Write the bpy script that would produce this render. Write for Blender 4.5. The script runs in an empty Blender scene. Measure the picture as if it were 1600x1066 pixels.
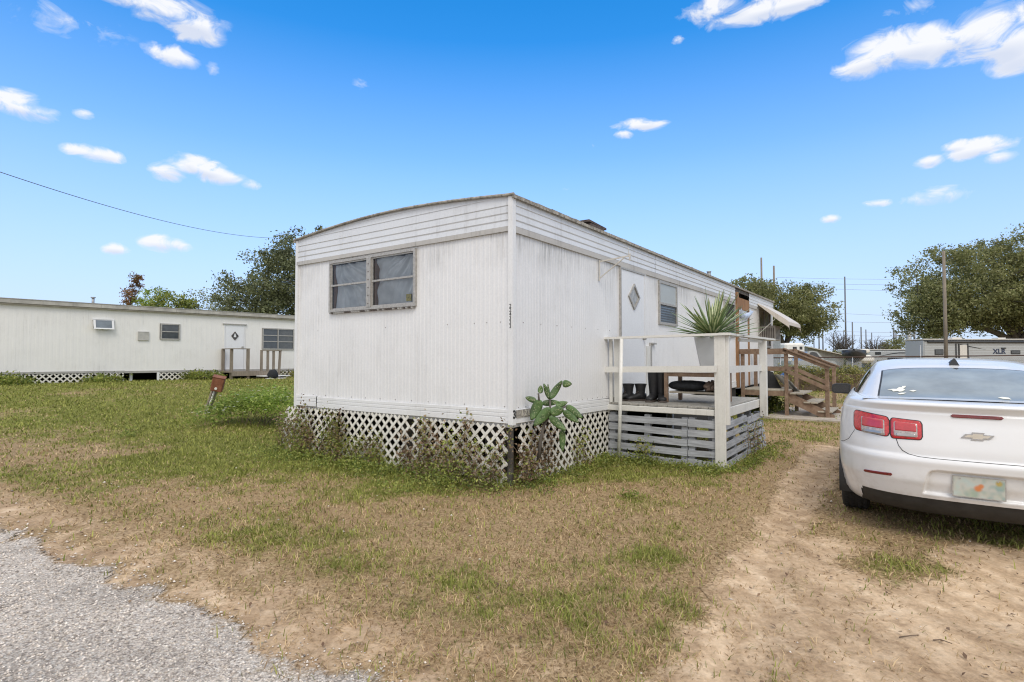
import bpy, math, random
import numpy as np
from mathutils import Vector, Matrix

R = math.radians
random.seed(7)
rng = np.random.default_rng(7)
SC = bpy.context.scene
COL = SC.collection
H_CAM = 1.45

# ------------------------------------------------------------------ objects
class MB:
    """collects faces, builds ONE mesh object"""
    def __init__(s):
        s.v = []; s.f = []; s.m = []; s.sm = []
    def add(s, verts, faces, mat=0, smooth=False):
        o = len(s.v)
        s.v.extend([tuple(map(float, p)) for p in verts])
        for f in faces:
            s.f.append([i + o for i in f]); s.m.append(mat); s.sm.append(smooth)
        return s
    def box(s, a, b, mat=0):
        x0, y0, z0 = a; x1, y1, z1 = b
        v = [(x0,y0,z0),(x1,y0,z0),(x1,y1,z0),(x0,y1,z0),(x0,y0,z1),(x1,y0,z1),(x1,y1,z1),(x0,y1,z1)]
        return s.add(v, [(0,3,2,1),(4,5,6,7),(0,1,5,4),(1,2,6,5),(2,3,7,6),(3,0,4,7)], mat)
    def bbox(s, a, b, c=.006, mat=0):
        """box with chamfered vertical and horizontal edges"""
        x0, y0, z0 = a; x1, y1, z1 = b
        c = min(c, (x1-x0)*.45, (y1-y0)*.45, (z1-z0)*.45)
        rings = []
        for z, k in ((z0, c), (z0+c, 0), (z1-c, 0), (z1, c)):
            X0, X1, Y0, Y1 = x0+k, x1-k, y0+k, y1-k
            q = c
            rings.append([(X0+q,Y0,z),(X1-q,Y0,z),(X1,Y0+q,z),(X1,Y1-q,z),(X1-q,Y1,z),(X0+q,Y1,z),(X0,Y1-q,z),(X0,Y0+q,z)])
        return s.loft(rings, mat=mat, cap=True, smooth=False)
    def beam(s, p, q, w, h, up=(0,0,1), mat=0):
        p = Vector(p); q = Vector(q); d = (q-p).normalized(); up = Vector(up)
        a = d.cross(up)
        if a.length < 1e-4: a = d.cross(Vector((1,0,0)))
        a.normalize(); b = a.cross(d).normalized()
        a *= w/2; b *= h/2
        v = [p-a-b, p+a-b, p+a+b, p-a+b, q-a-b, q+a-b, q+a+b, q-a+b]
        return s.add(v, [(3,2,1,0),(4,5,6,7),(0,1,5,4),(1,2,6,5),(2,3,7,6),(3,0,4,7)], mat)
    def loft(s, rings, mat=0, cap=True, smooth=True, closed=True):
        n = len(rings[0]); v = [p for r in rings for p in r]; f = []
        for i in range(len(rings)-1):
            for j in range(n if closed else n-1):
                k = (j+1) % n
                f.append((i*n+j, i*n+k, (i+1)*n+k, (i+1)*n+j))
        s.add(v, f, mat, smooth)
        if cap:
            o = len(s.v)-len(v)
            s.f.append([o+i for i in range(n)][::-1]); s.m.append(mat); s.sm.append(False)
            s.f.append([o+(len(rings)-1)*n+i for i in range(n)]); s.m.append(mat); s.sm.append(False)
        return s
    def tube(s, pts, rad, n=8, mat=0, cap=True, smooth=True):
        pts = [Vector(p) for p in pts]; m = len(pts)
        if not hasattr(rad, '__len__'): rad = [rad]*m
        rings = []; a = None
        for i, p in enumerate(pts):
            d = (pts[min(i+1, m-1)] - pts[max(i-1, 0)])
            if d.length < 1e-9: d = Vector((0,0,1))
            d.normalize()
            if a is None:
                a = d.orthogonal().normalized()
            else:
                a = (a - d*a.dot(d))
                if a.length < 1e-5: a = d.orthogonal()
                a.normalize()
            b = d.cross(a)
            rings.append([p + (a*math.cos(2*math.pi*k/n) + b*math.sin(2*math.pi*k/n))*rad[i] for k in range(n)])
        return s.loft(rings, mat, cap, smooth)
    def cyl(s, p, q, r, n=16, mat=0, r2=None):
        return s.tube([p, q], [r, r if r2 is None else r2], n, mat)
    def grid(s, P, mat=0, smooth=True, flip=False):
        """P: rows of points"""
        r = len(P); c = len(P[0]); v = [p for row in P for p in row]; f = []
        for i in range(r-1):
            for j in range(c-1):
                q = (i*c+j, i*c+j+1, (i+1)*c+j+1, (i+1)*c+j)
                f.append(q[::-1] if flip else q)
        return s.add(v, f, mat, smooth)
    def prism(s, poly, a, b, mat=0):
        """polygon in 3D (list) extruded by vector b-a"""
        d = Vector(b)-Vector(a); n = len(poly)
        v = [Vector(p) for p in poly] + [Vector(p)+d for p in poly]
        f = [tuple(range(n))[::-1], tuple(range(n, 2*n))] + [(i, (i+1) % n, n+(i+1) % n, n+i) for i in range(n)]
        return s.add(v, f, mat)
    def xform(s, M, start=0):
        for i in range(start, len(s.v)):
            s.v[i] = tuple(M @ Vector(s.v[i]))
        return s
    def build(s, name, mats, parent=None, label=None, loc=None, recalc=False):
        me = bpy.data.meshes.new(name)
        me.from_pydata(s.v, [], s.f)
        if not isinstance(mats, (list, tuple)): mats = [mats]
        for m in mats: me.materials.append(m)
        me.polygons.foreach_set('material_index', s.m)
        me.polygons.foreach_set('use_smooth', s.sm)
        if recalc:
            import bmesh
            bm = bmesh.new(); bm.from_mesh(me)
            bmesh.ops.remove_doubles(bm, verts=bm.verts, dist=1e-5)
            bmesh.ops.recalc_face_normals(bm, faces=bm.faces); bm.to_mesh(me); bm.free()
        me.update()
        o = bpy.data.objects.new(name, me); COL.objects.link(o)
        if parent: o.parent = parent
        if label: o['label'] = label
        if loc: o.location = loc
        return o

def tag(o, label=None, cat=None, group=None, kind=None):
    if label: o['label'] = label
    if cat: o['category'] = cat
    if group: o['group'] = group
    if kind: o['kind'] = kind
    return o

def empty(name, loc=(0,0,0), rz=0, label=None, cat=None, group=None):
    o = bpy.data.objects.new(name, None); COL.objects.link(o)
    o.location = loc; o.rotation_euler = (0, 0, rz); o.empty_display_size = .2
    return tag(o, label, cat, group)

def np_mesh(name, V, F, mat, parent=None, smooth=False, colors=None, attr='col'):
    """V (n,3), F (m,k) all k-gons"""
    V = np.asarray(V, np.float32); F = np.asarray(F, np.int32); m, k = F.shape
    me = bpy.data.meshes.new(name)
    me.vertices.add(len(V)); me.vertices.foreach_set('co', V.ravel())
    me.loops.add(m*k); me.loops.foreach_set('vertex_index', F.ravel())
    me.polygons.add(m); me.polygons.foreach_set('loop_start', np.arange(0, m*k, k, dtype=np.int32))
    try: me.polygons.foreach_set('loop_total', np.full(m, k, np.int32))
    except Exception: pass
    if smooth: me.polygons.foreach_set('use_smooth', np.ones(m, bool))
    if colors is not None:
        a = me.attributes.new(attr, 'FLOAT_COLOR', 'POINT')
        a.data.foreach_set('color', np.asarray(colors, np.float32).ravel())
    for q in (mat if isinstance(mat, (list, tuple)) else [mat]): me.materials.append(q)
    me.update(calc_edges=True)
    o = bpy.data.objects.new(name, me); COL.objects.link(o)
    if parent: o.parent = parent
    return o

# ------------------------------------------------------------------ materials
def nodes(name):
    m = bpy.data.materials.new(name); m.use_nodes = True
    nt = m.node_tree; b = nt.nodes['Principled BSDF']
    return m, nt, b
def N(nt, t, **k):
    n = nt.nodes.new(t)
    for a, v in k.items(): setattr(n, a, v)
    return n
def rgb(c): return (c[0], c[1], c[2], 1)
def ramp(nt, fac, stops):
    r = N(nt, 'ShaderNodeValToRGB'); e = r.color_ramp.elements
    while len(e) < len(stops): e.new(.5)
    for x, (p, c) in zip(e, stops):
        x.position = p; x.color = rgb(c) if hasattr(c, '__len__') else (c, c, c, 1)
    nt.links.new(fac, r.inputs[0]); return r.outputs[0]
def coords(nt, scale=(1,1,1), kind='Object'):
    tc = N(nt, 'ShaderNodeTexCoord'); mp = N(nt, 'ShaderNodeMapping')
    mp.inputs['Scale'].default_value = scale
    nt.links.new(tc.outputs[kind], mp.inputs[0]); return mp.outputs[0]
def noise(nt, vec, scale, detail=4, rough=.55):
    n = N(nt, 'ShaderNodeTexNoise'); n.inputs['Scale'].default_value = scale
    n.inputs['Detail'].default_value = detail; n.inputs['Roughness'].default_value = rough
    nt.links.new(vec, n.inputs['Vector']); return n.outputs['Fac']
def mixc(nt, fac, a, b, mode='MIX'):
    n = N(nt, 'ShaderNodeMix'); n.data_type = 'RGBA'; n.blend_type = mode
    for s, x in ((0, fac), (6, a), (7, b)):
        if hasattr(x, 'default_value') or hasattr(x, 'is_linked'): nt.links.new(x, n.inputs[s])
        else: n.inputs[s].default_value = x if s == 0 else rgb(x)
    return n.outputs[2]
def math_(nt, op, a, b=None, clamp=False):
    n = N(nt, 'ShaderNodeMath', operation=op); n.use_clamp = clamp
    for i, x in enumerate((a, b)):
        if x is None: continue
        if hasattr(x, 'is_linked'): nt.links.new(x, n.inputs[i])
        else: n.inputs[i].default_value = x
    return n.outputs[0]
def bump(nt, b, h, strength=.3, dist=.01):
    n = N(nt, 'ShaderNodeBump'); n.inputs['Strength'].default_value = strength
    n.inputs['Distance'].default_value = dist
    nt.links.new(h, n.inputs['Height']); nt.links.new(n.outputs[0], b.inputs['Normal'])

def mat_simple(name, col, rough=.6, metal=0, var=.15, scale=6, coat=0, spec=None, bmp=0):
    m, nt, b = nodes(name)
    v = coords(nt); n = noise(nt, v, scale, 5)
    dark = tuple(c*(1-var) for c in col); lite = tuple(min(1, c*(1+var)) for c in col)
    nt.links.new(ramp(nt, n, [(.3, dark), (.7, lite)]), b.inputs['Base Color'])
    b.inputs['Roughness'].default_value = rough; b.inputs['Metallic'].default_value = metal
    if coat: b.inputs['Coat Weight'].default_value = coat; b.inputs['Coat Roughness'].default_value = .05
    if spec is not None: b.inputs['Specular IOR Level'].default_value = spec
    if bmp: bump(nt, b, noise(nt, v, scale*8, 4), bmp, .004)
    return m

def mat_painted(name, col, grime=(.30,.29,.26), amount=.5, streak=True, rough=.45, zfade=None):
    """weathered painted sheet metal: thin vertical runs, blotches of mildew"""
    m, nt, b = nodes(name)
    v1 = coords(nt, (7, 7, .35)); s = noise(nt, v1, 3.0, 6, .65)
    v2 = coords(nt); bl = noise(nt, v2, 1.1, 7, .7)
    fine = noise(nt, v2, 38, 3)
    st = ramp(nt, s, [(.50, 0), (.80, 1)])
    blr = ramp(nt, bl, [(.46, 0), (.74, 1)])
    f = math_(nt, 'MULTIPLY', st, blr)
    f = math_(nt, 'ADD', f, math_(nt, 'MULTIPLY', blr, .16))
    if zfade:   # more dirt where rain runs off an edge (height in object space)
        sp = N(nt, 'ShaderNodeSeparateXYZ'); tc = N(nt, 'ShaderNodeTexCoord')
        nt.links.new(tc.outputs['Object'], sp.inputs[0])
        mr = N(nt, 'ShaderNodeMapRange'); mr.inputs[1].default_value = zfade[0]; mr.inputs[2].default_value = zfade[1]
        nt.links.new(sp.outputs[2], mr.inputs[0])
        g = math_(nt, 'MULTIPLY', mr.outputs[0], math_(nt, 'MULTIPLY', ramp(nt, noise(nt, v1, 5, 6, .7), [(.38, 0), (.72, 1)]), ramp(nt, noise(nt, v2, .8, 4), [(.42, .1), (.62, 1)])))
        f = math_(nt, 'ADD', f, math_(nt, 'MULTIPLY', g, zfade[2]))
    f = math_(nt, 'MULTIPLY', f, amount, True)
    c = mixc(nt, f, col, grime)
    c = mixc(nt, .35, c, ramp(nt, fine, [(.3, .80), (.7, 1.0)]), 'MULTIPLY')
    nt.links.new(c, b.inputs['Base Color']); b.inputs['Roughness'].default_value = rough
    bump(nt, b, math_(nt, 'ADD', math_(nt, 'MULTIPLY', noise(nt, v2, 14, 3), .12), math_(nt, 'MULTIPLY', noise(nt, v2, 1.7, 2), 3.0)), .35, .010)
    return m

def mat_wood(name, c1, c2, rough=.8, axis=(1.2, 14, 14), bmp=.4):
    m, nt, b = nodes(name)
    v = coords(nt, axis); n = noise(nt, v, 2.6, 7, .7)
    n2 = noise(nt, coords(nt), 2.2, 4)
    c = ramp(nt, n, [(.30, c1), (.70, c2)])
    c = mixc(nt, .55, c, ramp(nt, n2, [(.3, .62), (.7, 1.0)]), 'MULTIPLY')
    nt.links.new(c, b.inputs['Base Color']); b.inputs['Roughness'].default_value = rough
    bump(nt, b, n, bmp, .004)
    return m

def mat_leaf(name, c1, c2, c3, trans=.35, rough=.55):
    m, nt, b = nodes(name)
    g = N(nt, 'ShaderNodeNewGeometry')
    r = ramp(nt, g.outputs['Random Per Island'], [(0, c1), (.5, c2), (1, c3)])
    n = noise(nt, coords(nt), .9, 3)
    c = mixc(nt, .8, r, ramp(nt, n, [(.34, .42), (.66, 1.0)]), 'MULTIPLY')
    nt.links.new(c, b.inputs['Base Color']); b.inputs['Roughness'].default_value = rough
    t = N(nt, 'ShaderNodeBsdfTranslucent'); nt.links.new(c, t.inputs[0])
    mx = N(nt, 'ShaderNodeMixShader'); mx.inputs[0].default_value = trans
    nt.links.new(b.outputs[0], mx.inputs[1]); nt.links.new(t.outputs[0], mx.inputs[2])
    nt.links.new(mx.outputs[0], nt.nodes['Material Output'].inputs[0])
    return m

M = {}
M['siding'] = mat_painted('painted_siding', (.79,.79,.795), (.27,.26,.235), .62, rough=.42, zfade=(2.45, 2.88, 2.4))
M['fascia'] = mat_painted('fascia_metal', (.68,.70,.73), (.30,.29,.27), 1.0, rough=.45)
M['lip'] = mat_painted('fascia_lip', (.50,.485,.46), (.17,.16,.14), 1.5, rough=.6)
M['trim'] = mat_painted('skirt_trim', (.78,.785,.79), (.33,.32,.29), .6, rough=.4)
M['roof'] = mat_simple('roof_metal', (.36,.34,.31), .7, var=.4, scale=9)
M['edge'] = mat_simple('lichen_edge', (.30,.28,.245), .85, var=.55, scale=26)
M['dark'] = mat_simple('dark_void', (.022,.02,.018), .95, var=.2)  # near-black colour painted in for unlit space under and inside the homes
M['screw'] = mat_simple('rusty_screw', (.09,.07,.06), .6, var=.3)
M['alu'] = mat_simple('weathered_aluminium', (.40,.385,.36), .5, .25, var=.22, scale=30)
M['lattice'] = mat_simple('lattice_paint', (.70,.68,.62), .7, var=.14, scale=12, bmp=.2)
M['door'] = mat_painted('door_paint', (.77,.785,.81), (.42,.41,.39), .35, rough=.4)
M['glass'] = mat_simple('window_glass', (.05,.056,.06), .08, var=.3, spec=.9)
M['white_wood'] = mat_painted('white_painted_wood', (.72,.71,.67), (.30,.28,.22), 1.0, rough=.6)
M['grey_wood'] = mat_wood('grey_pallet_wood', (.24,.245,.26), (.55,.575,.61))
M['brown_wood'] = mat_wood('brown_treated_wood', (.16,.095,.06), (.34,.24,.17), axis=(3,3,3))
M['deck_wood'] = mat_wood('weathered_deck_board', (.25,.24,.21), (.47,.45,.41), axis=(2,16,2))
M['tan_wood'] = mat_wood('tan_tread', (.33,.29,.22), (.52,.47,.39), axis=(3,3,3))
M['bare_ply'] = mat_wood('bare_brown_trim', (.20,.10,.045), (.42,.23,.11), axis=(6,6,1))
M['bark'] = mat_wood('bark', (.055,.047,.04), (.17,.15,.13), axis=(6,6,1.5), bmp=.8)
M['pole_wood'] = mat_wood('pole_wood', (.17,.14,.11), (.33,.28,.22), axis=(12,12,.8))
M['black_rubber'] = mat_simple('black_rubber', (.018,.018,.02), .5, var=.3, scale=15)
M['black_cloth'] = mat_simple('black_cloth', (.014,.016,.02), .85, var=.4, scale=20, bmp=.5)
M['brown_cloth'] = mat_simple('brown_cloth', (.17,.125,.10), .9, var=.5, scale=22, bmp=.6)
M['pot'] = mat_simple('white_plastic_pot', (.62,.64,.665), .35, var=.04, scale=3)
M['soil'] = mat_simple('potting_soil', (.05,.038,.03), .95, var=.4, scale=60)
M['rust'] = mat_wood('rusty_metal', (.17,.055,.025), (.36,.15,.08), axis=(4,4,4), bmp=.3)
M['pvc'] = mat_simple('white_pvc', (.75,.74,.70), .45, var=.08)
M['galv'] = mat_simple('galvanised_steel', (.36,.37,.38), .5, .5, var=.15)
M['concrete'] = mat_simple('concrete', (.42,.37,.31), .9, var=.18, scale=4, bmp=.3)
M['leaf_oak'] = mat_leaf('oak_leaf', (.20,.225,.08), (.32,.34,.13), (.50,.49,.24), .45)
M['leaf_oak_dark'] = mat_leaf('dark_oak_leaf', (.12,.145,.065), (.21,.24,.11), (.35,.37,.20), .35)
M['leaf_light'] = mat_leaf('light_green_leaf', (.22,.34,.05), (.38,.52,.09), (.58,.66,.18), .45)
M['leaf_weed'] = mat_leaf('weed_leaf', (.12,.19,.035), (.30,.36,.065), (.52,.53,.14))
M['leaf_vine'] = mat_leaf('vine_leaf', (.20,.27,.05), (.44,.48,.11), (.46,.36,.14))
M['leaf_dry'] = mat_leaf('dry_leaf', (.17,.095,.055), (.33,.22,.13), (.46,.36,.23), .2)
M['leaf_rust'] = mat_leaf('rust_leaf', (.30,.13,.05), (.38,.20,.08), (.20,.17,.05), .3)
M['leaf_hedge'] = mat_leaf('hedge_leaf', (.18,.20,.05), (.34,.33,.09), (.48,.42,.16), .3)
M['cactus'] = mat_simple('cactus_skin', (.075,.135,.042), .5, var=.5, scale=11, bmp=.35)
M['yucca_green'] = mat_simple('yucca_green', (.15,.22,.085), .4, var=.3, scale=14)
M['yucca_cream'] = mat_simple('yucca_cream', (.55,.58,.34), .4, var=.2, scale=14)
M['flower'] = mat_simple('white_petal', (.82,.82,.74), .7, var=.05)
M['twig'] = mat_simple('dry_twig', (.16,.115,.08), .9, var=.4, scale=20)
M['number_black'] = mat_simple('black_number', (.03,.03,.03), .6)
M['number_pale'] = mat_simple('pale_number', (.50,.48,.40), .6)
M['tile_grey'] = mat_simple('weathered_tile', (.30,.28,.25), .7, var=.5, scale=40)

def plastic_curtain():
    m, nt, b = nodes('plastic_sheet')
    v = coords(nt); n = noise(nt, v, 5, 5)
    nt.links.new(ramp(nt, n, [(.3, (.50,.52,.54)), (.7, (.72,.74,.76))]), b.inputs['Base Color'])
    b.inputs['Roughness'].default_value = .38
    return m
M['curtain'] = plastic_curtain()
def clear_glass(name='clear_pane', tint=(.9,.93,.95)):
    m, nt, b = nodes(name)
    g = N(nt, 'ShaderNodeBsdfGlossy'); g.inputs['Roughness'].default_value = .03
    t = N(nt, 'ShaderNodeBsdfTransparent'); t.inputs[0].default_value = rgb(tint)
    f = N(nt, 'ShaderNodeFresnel'); f.inputs[0].default_value = 1.5
    mx = N(nt, 'ShaderNodeMixShader'); nt.links.new(f.outputs[0], mx.inputs[0])
    nt.links.new(t.outputs[0], mx.inputs[1]); nt.links.new(g.outputs[0], mx.inputs[2])
    nt.links.new(mx.outputs[0], nt.nodes['Material Output'].inputs[0]); return m
M['pane'] = clear_glass()

# ------------------------------------------------------------------ frames of the place
C0 = Vector((0, 6.296, 0)); RZ = math.atan2(870, 624)       # near corner and heading of the white home
def HW(x, y, z=0):       # white home local -> world
    c, s = math.cos(RZ), math.sin(RZ)
    return Vector((C0.x + x*c - y*s, C0.y + x*s + y*c, z))
L0 = Vector((-18.36, 20.0, .0)); RL = R(49.343)

# numpy value noise
def vnoise(x, y, seed=0):
    xi = np.floor(x).astype(np.int64); yi = np.floor(y).astype(np.int64)
    fx = x-xi; fy = y-yi; fx = fx*fx*(3-2*fx); fy = fy*fy*(3-2*fy)
    def h(a, b):
        n = (a*374761393 + b*668265263 + seed*1442695041) & 0xffffffff
        n = ((n ^ (n >> 13))*1274126177) & 0xffffffff
        return ((n ^ (n >> 16)) & 0xffff)/65535.
    return (h(xi,yi)*(1-fx)+h(xi+1,yi)*fx)*(1-fy) + (h(xi,yi+1)*(1-fx)+h(xi+1,yi+1)*fx)*fy
def fbm(x, y, seed=0, o=4):
    s = 0; a = .5; t = 0
    for i in range(o):
        s = s + a*vnoise(x*2**i, y*2**i, seed+i*17); t += a; a *= .55
    return s/t
def sst(a, b, x):
    t = np.clip((x-a)/(b-a), 0, 1); return t*t*(3-2*t)
def ghill(x, y):
    return .5*sst(9, 19, y)*sst(1.5, -7, x + (y-12)*.25)*(1-sst(60, 160, y))
def gz(x, y):
    return float(ghill(np.array([float(x)]), np.array([float(y)]))[0])
def seg_d(x, y, P):
    d = np.full(x.shape, 1e9)
    for (ax, ay), (bx, by) in zip(P[:-1], P[1:]):
        vx, vy = bx-ax, by-ay; t = np.clip(((x-ax)*vx+(y-ay)*vy)/(vx*vx+vy*vy), 0, 1)
        d = np.minimum(d, np.hypot(x-ax-t*vx, y-ay-t*vy))
    return d
def gp(px, py):   # ground point seen at a measured spot of the photograph (survey only, z = 0)
    u = (px-800)/870; v = -(py-533)/870; a = math.atan(27/870)
    dy = math.cos(a)-v*math.sin(a); dz = math.sin(a)+v*math.cos(a); k = -H_CAM/dz
    return (u*k, dy*k)
def masks(x, y):
    w = fbm(x*1.3, y*1.3, 3)-.5; w2 = fbm(x*5, y*5, 9)-.5; w3 = fbm(x*.35, y*.35, 21)-.5; w4 = fbm(x*14, y*14, 31)-.5
    # road edge: line through the surveyed edge, gravel on the near-left side
    ax, ay = -4.40, 4.83; bx, by = -.656, 2.57
    L = math.hypot(bx-ax, by-ay); nx, ny = -(by-ay)/L, (bx-ax)/L
    d = (x-ax)*nx + (y-ay)*ny + w*.34 + w2*.16
    gravel = sst(.22, -.30, d + w4*.22 + w2*.12)
    verge = sst(1.15, .10, d + w*.7)           # dry sandy strip beside the road
    tr = [([(1290,700),(1240,790),(1195,870),(1185,960),(1150,1066),(1080,1400)], .16, .60),
          ([(1300,860),(1345,950),(1330,1066),(1300,1400)], .28, .62),
          ([(1620,890),(1540,960),(1500,1066),(1450,1400)], .42, .78),
          ([(1110,1000),(1090,1066),(1000,1400)], .16, .5),
          ([(600,1020),(680,1100),(700,1300)], .07, .35)]
    sand = np.zeros_like(x)
    for P, wd, k in tr:
        dd = seg_d(x, y, [gp(*p) for p in P]) + w*.30 + w2*.20
        sand = np.maximum(sand, k*sst(wd+.30, wd-.12, dd) + .0)
    sand = np.clip(sand*1.35, 0, 1)
    px_, py_ = gp(1400, 885); gpatch = sst(.42, .15, np.hypot((x-px_)*.8, y-py_)+w2*.3)
    sand = sand*(1-.75*gpatch)
    sand = np.maximum(sand, verge*np.clip(.60+w*1.9+w2*1.2, 0, .95))*(1-gravel)
    # greenness
    lx = (x-C0.x)*math.cos(RZ) + (y-C0.y)*math.sin(RZ); ly = -(x-C0.x)*math.sin(RZ) + (y-C0.y)*math.cos(RZ)
    near_front = sst(-2.0, -.2, lx)*sst(-.6, .3, ly)*sst(.8, 0, lx)
    near_side = sst(-1.3, -.2, ly)*sst(-1, .3, lx)
    deckf = sst(1.2, .2, np.hypot((lx-2.2)*1.0, (ly+.9)*.9)-.35)
    g = .37 + w3*1.3 + w*.9 + w2*.7 + w4*.5
    g = g + .40*near_front + .30*near_side + .30*deckf
    g = g + .20*sst(5.0, 8.5, y)*sst(.5, -3, x)
    for (qx, qy, r, k) in ((1060,835,.5,.5),(1035,870,.35,.5),(1130,800,.6,.35),(985,780,.25,.4),(300,720,1.4,.25),(480,700,1.2,.35),(520,880,.35,.25),(1400,885,.35,.5),(1370,1050,.15,.5),(430,860,.5,.2)):
        cx, cy = gp(qx, qy); g = g + k*sst(r, r*.2, np.hypot(x-cx, (y-cy))+w2*.5)
    g = g - .30*verge - .30*sst(1.0, .1, seg_d(x, y, [gp(1290,700), gp(1200,850), gp(1120,1066)])-.1)
    g = g - .16*sst(7.5, 5.0, y)*sst(-2.5, .5, x)
    return gravel, sand, np.clip(g, 0, 1), gpatch
def zdetail(x, y, gr, sa):
    z = .020*(fbm(x*1.1, y*1.1, 40)-.5) + .010*(fbm(x*7, y*7, 50, 3)-.5)*(1-.5*gr) + .006*(vnoise(x*19, y*19, 60)-.5)*(1-gr)
    fade = sst(40, 15, y)
    return z*fade
# ------------------------------------------------------------------ ground
def mat_ground():
    m, nt, b = nodes('lawn_and_soil')
    at = N(nt, 'ShaderNodeAttribute', attribute_name='w'); sp = N(nt, 'ShaderNodeSeparateColor')
    nt.links.new(at.outputs['Color'], sp.inputs[0]); gr, sa, gn = sp.outputs
    v = coords(nt)
    n1 = noise(nt, v, 34, 6, .7); n2 = noise(nt, v, 7, 6, .65); n3 = noise(nt, v, 120, 3, .6); nb = noise(nt, v, .45, 5, .6)
    # dry thatch / green turf
    dry = ramp(nt, n1, [(.30, (.15,.095,.05)), (.5, (.385,.27,.15)), (.72, (.57,.435,.26))])
    grn = ramp(nt, n1, [(.30, (.075,.08,.018)), (.5, (.20,.205,.045)), (.72, (.36,.355,.10))])
    gm = ramp(nt, math_(nt, 'ADD', gn, math_(nt, 'MULTIPLY', math_(nt, 'SUBTRACT', n2, .5), .7)), [(.22, 0), (.72, 1)])
    turf = mixc(nt, gm, dry, grn)
    turf = mixc(nt, .5, turf, ramp(nt, nb, [(.3, .72), (.7, 1.0)]), 'MULTIPLY')
    # bare sand, darker where trodden
    snd = ramp(nt, n2, [(.28, (.40,.28,.18)), (.46, (.66,.48,.31)), (.70, (.84,.655,.46))])
    snd = mixc(nt, .55, snd, ramp(nt, n1, [(.25, .50), (.62, 1.0)]), 'MULTIPLY')
    mpp = N(nt, 'ShaderNodeMapping'); mpp.inputs['Rotation'].default_value = (0, 0, R(33)); mpp.inputs['Scale'].default_value = (1.7, .6, 1); nt.links.new(v, mpp.inputs[0])
    stk = noise(nt, mpp.outputs[0], 1.5, 8, .68)
    snd = mixc(nt, ramp(nt, stk, [(.42, .0), (.66, .9)]), snd, ramp(nt, n1, [(.3, (.22,.14,.08)), (.7, (.42,.29,.18))]))
    # gravel: pebbles of every grey
    vo = N(nt, 'ShaderNodeTexVoronoi'); vo.inputs['Scale'].default_value = 95; nt.links.new(v, vo.inputs['Vector'])
    vo2 = N(nt, 'ShaderNodeTexVoronoi'); vo2.inputs['Scale'].default_value = 48; nt.links.new(v, vo2.inputs['Vector'])
    s1 = N(nt, 'ShaderNodeSeparateColor'); nt.links.new(vo.outputs['Color'], s1.inputs[0])
    s2 = N(nt, 'ShaderNodeSeparateColor'); nt.links.new(vo2.outputs['Color'], s2.inputs[0])
    peb = mixc(nt, .45, ramp(nt, s1.outputs[0], [(0, (.14,.12,.11)), (.28, (.60,.51,.425)), (.75, (.80,.70,.60)), (1, (.86,.83,.78))]),
               ramp(nt, s2.outputs[1], [(0, (.26,.23,.21)), (.35, (.58,.52,.46)), (1, (.80,.75,.69))]))
    peb = mixc(nt, .7, peb, ramp(nt, vo.outputs['Distance'], [(.30, 1.0), (.75, .45)]), 'MULTIPLY')
    peb = mixc(nt, .75, peb, ramp(nt, noise(nt, v, 1.6, 6, .6), [(.32, .55), (.55, 1.0)]), 'MULTIPLY')
    sm = ramp(nt, math_(nt, 'ADD', sa, math_(nt, 'MULTIPLY', math_(nt, 'SUBTRACT', n1, .5), .9)), [(.30, 0), (.62, 1)])
    gm2 = ramp(nt, math_(nt, 'ADD', gr, math_(nt, 'MULTIPLY', math_(nt, 'SUBTRACT', n1, .5), .8)), [(.35, 0), (.60, 1)])
    c = mixc(nt, sm, turf, snd); c = mixc(nt, gm2, c, peb)
    nt.links.new(c, b.inputs['Base Color']); b.inputs['Roughness'].default_value = .95
    b.inputs['Specular IOR Level'].default_value = .15
    h = math_(nt, 'ADD', math_(nt, 'MULTIPLY', n1, .6), math_(nt, 'MULTIPLY', n3, .4))
    bump(nt, b, h, .7, .02)
    return m
M['ground'] = mat_ground()

def axis(lo, hi, dense_lo, dense_hi, step, grow=1.13):
    a = list(np.arange(dense_lo, dense_hi, step)); s = step; x = a[-1]
    while x < hi: s *= grow; x += s; a.append(x)
    s = step; x = a[0]; pre = []
    while x > lo: s *= grow; x -= s; pre.append(x)
    return np.array(pre[::-1]+a)
gx = axis(-900, 900, -8, 8.5, .055); gy = axis(-200, 1500, 1.2, 10.5, .055, 1.10)
X, Y = np.meshgrid(gx, gy); X = X.ravel(); Y = Y.ravel()
gr_, sa_, gn_, gp_ = masks(X, Y)
Z = ghill(X, Y) + zdetail(X, Y, gr_, sa_)
# wheel ruts pressed into the sand
Z -= .022*sst(.22, .05, seg_d(X, Y, [gp(1290,720), gp(1200,860), gp(1180,960), gp(1150,1066)]))
Z -= .015*sst(.25, .05, seg_d(X, Y, [gp(1600,900), gp(1520,1066)]))
nxg, nyg = len(gx), len(gy)
V = np.stack([X, Y, Z], 1); W = np.stack([gr_, sa_, gn_, np.ones_like(X)], 1)
ii, jj = np.meshgrid(np.arange(nxg-1), np.arange(nyg-1)); a = (jj*nxg+ii).ravel()
F = np.stack([a, a+1, a+1+nxg, a+nxg], 1)
g = np_mesh('ground', V, F, M['ground'], None, True, W, 'w'); tag(g, kind='structure')
def sheet(name, sel, lift):
    f = F[sel]; u, inv = np.unique(f, return_inverse=True)
    v = V[u].copy(); v[:, 2] += lift
    o = np_mesh(name, v, inv.reshape(f.shape), M['ground'], None, True, W[u], 'w'); tag(o, kind='structure')
fc_g = gr_[F].mean(1); fc_s = sa_[F].mean(1); fx = X[F].mean(1); fy = Y[F].mean(1)
sheet('gravel_road', fc_g > .5, .005)
sheet('driveway', (fc_s > .38) & (fc_g <= .5) & (fx > .2), .004)
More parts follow.
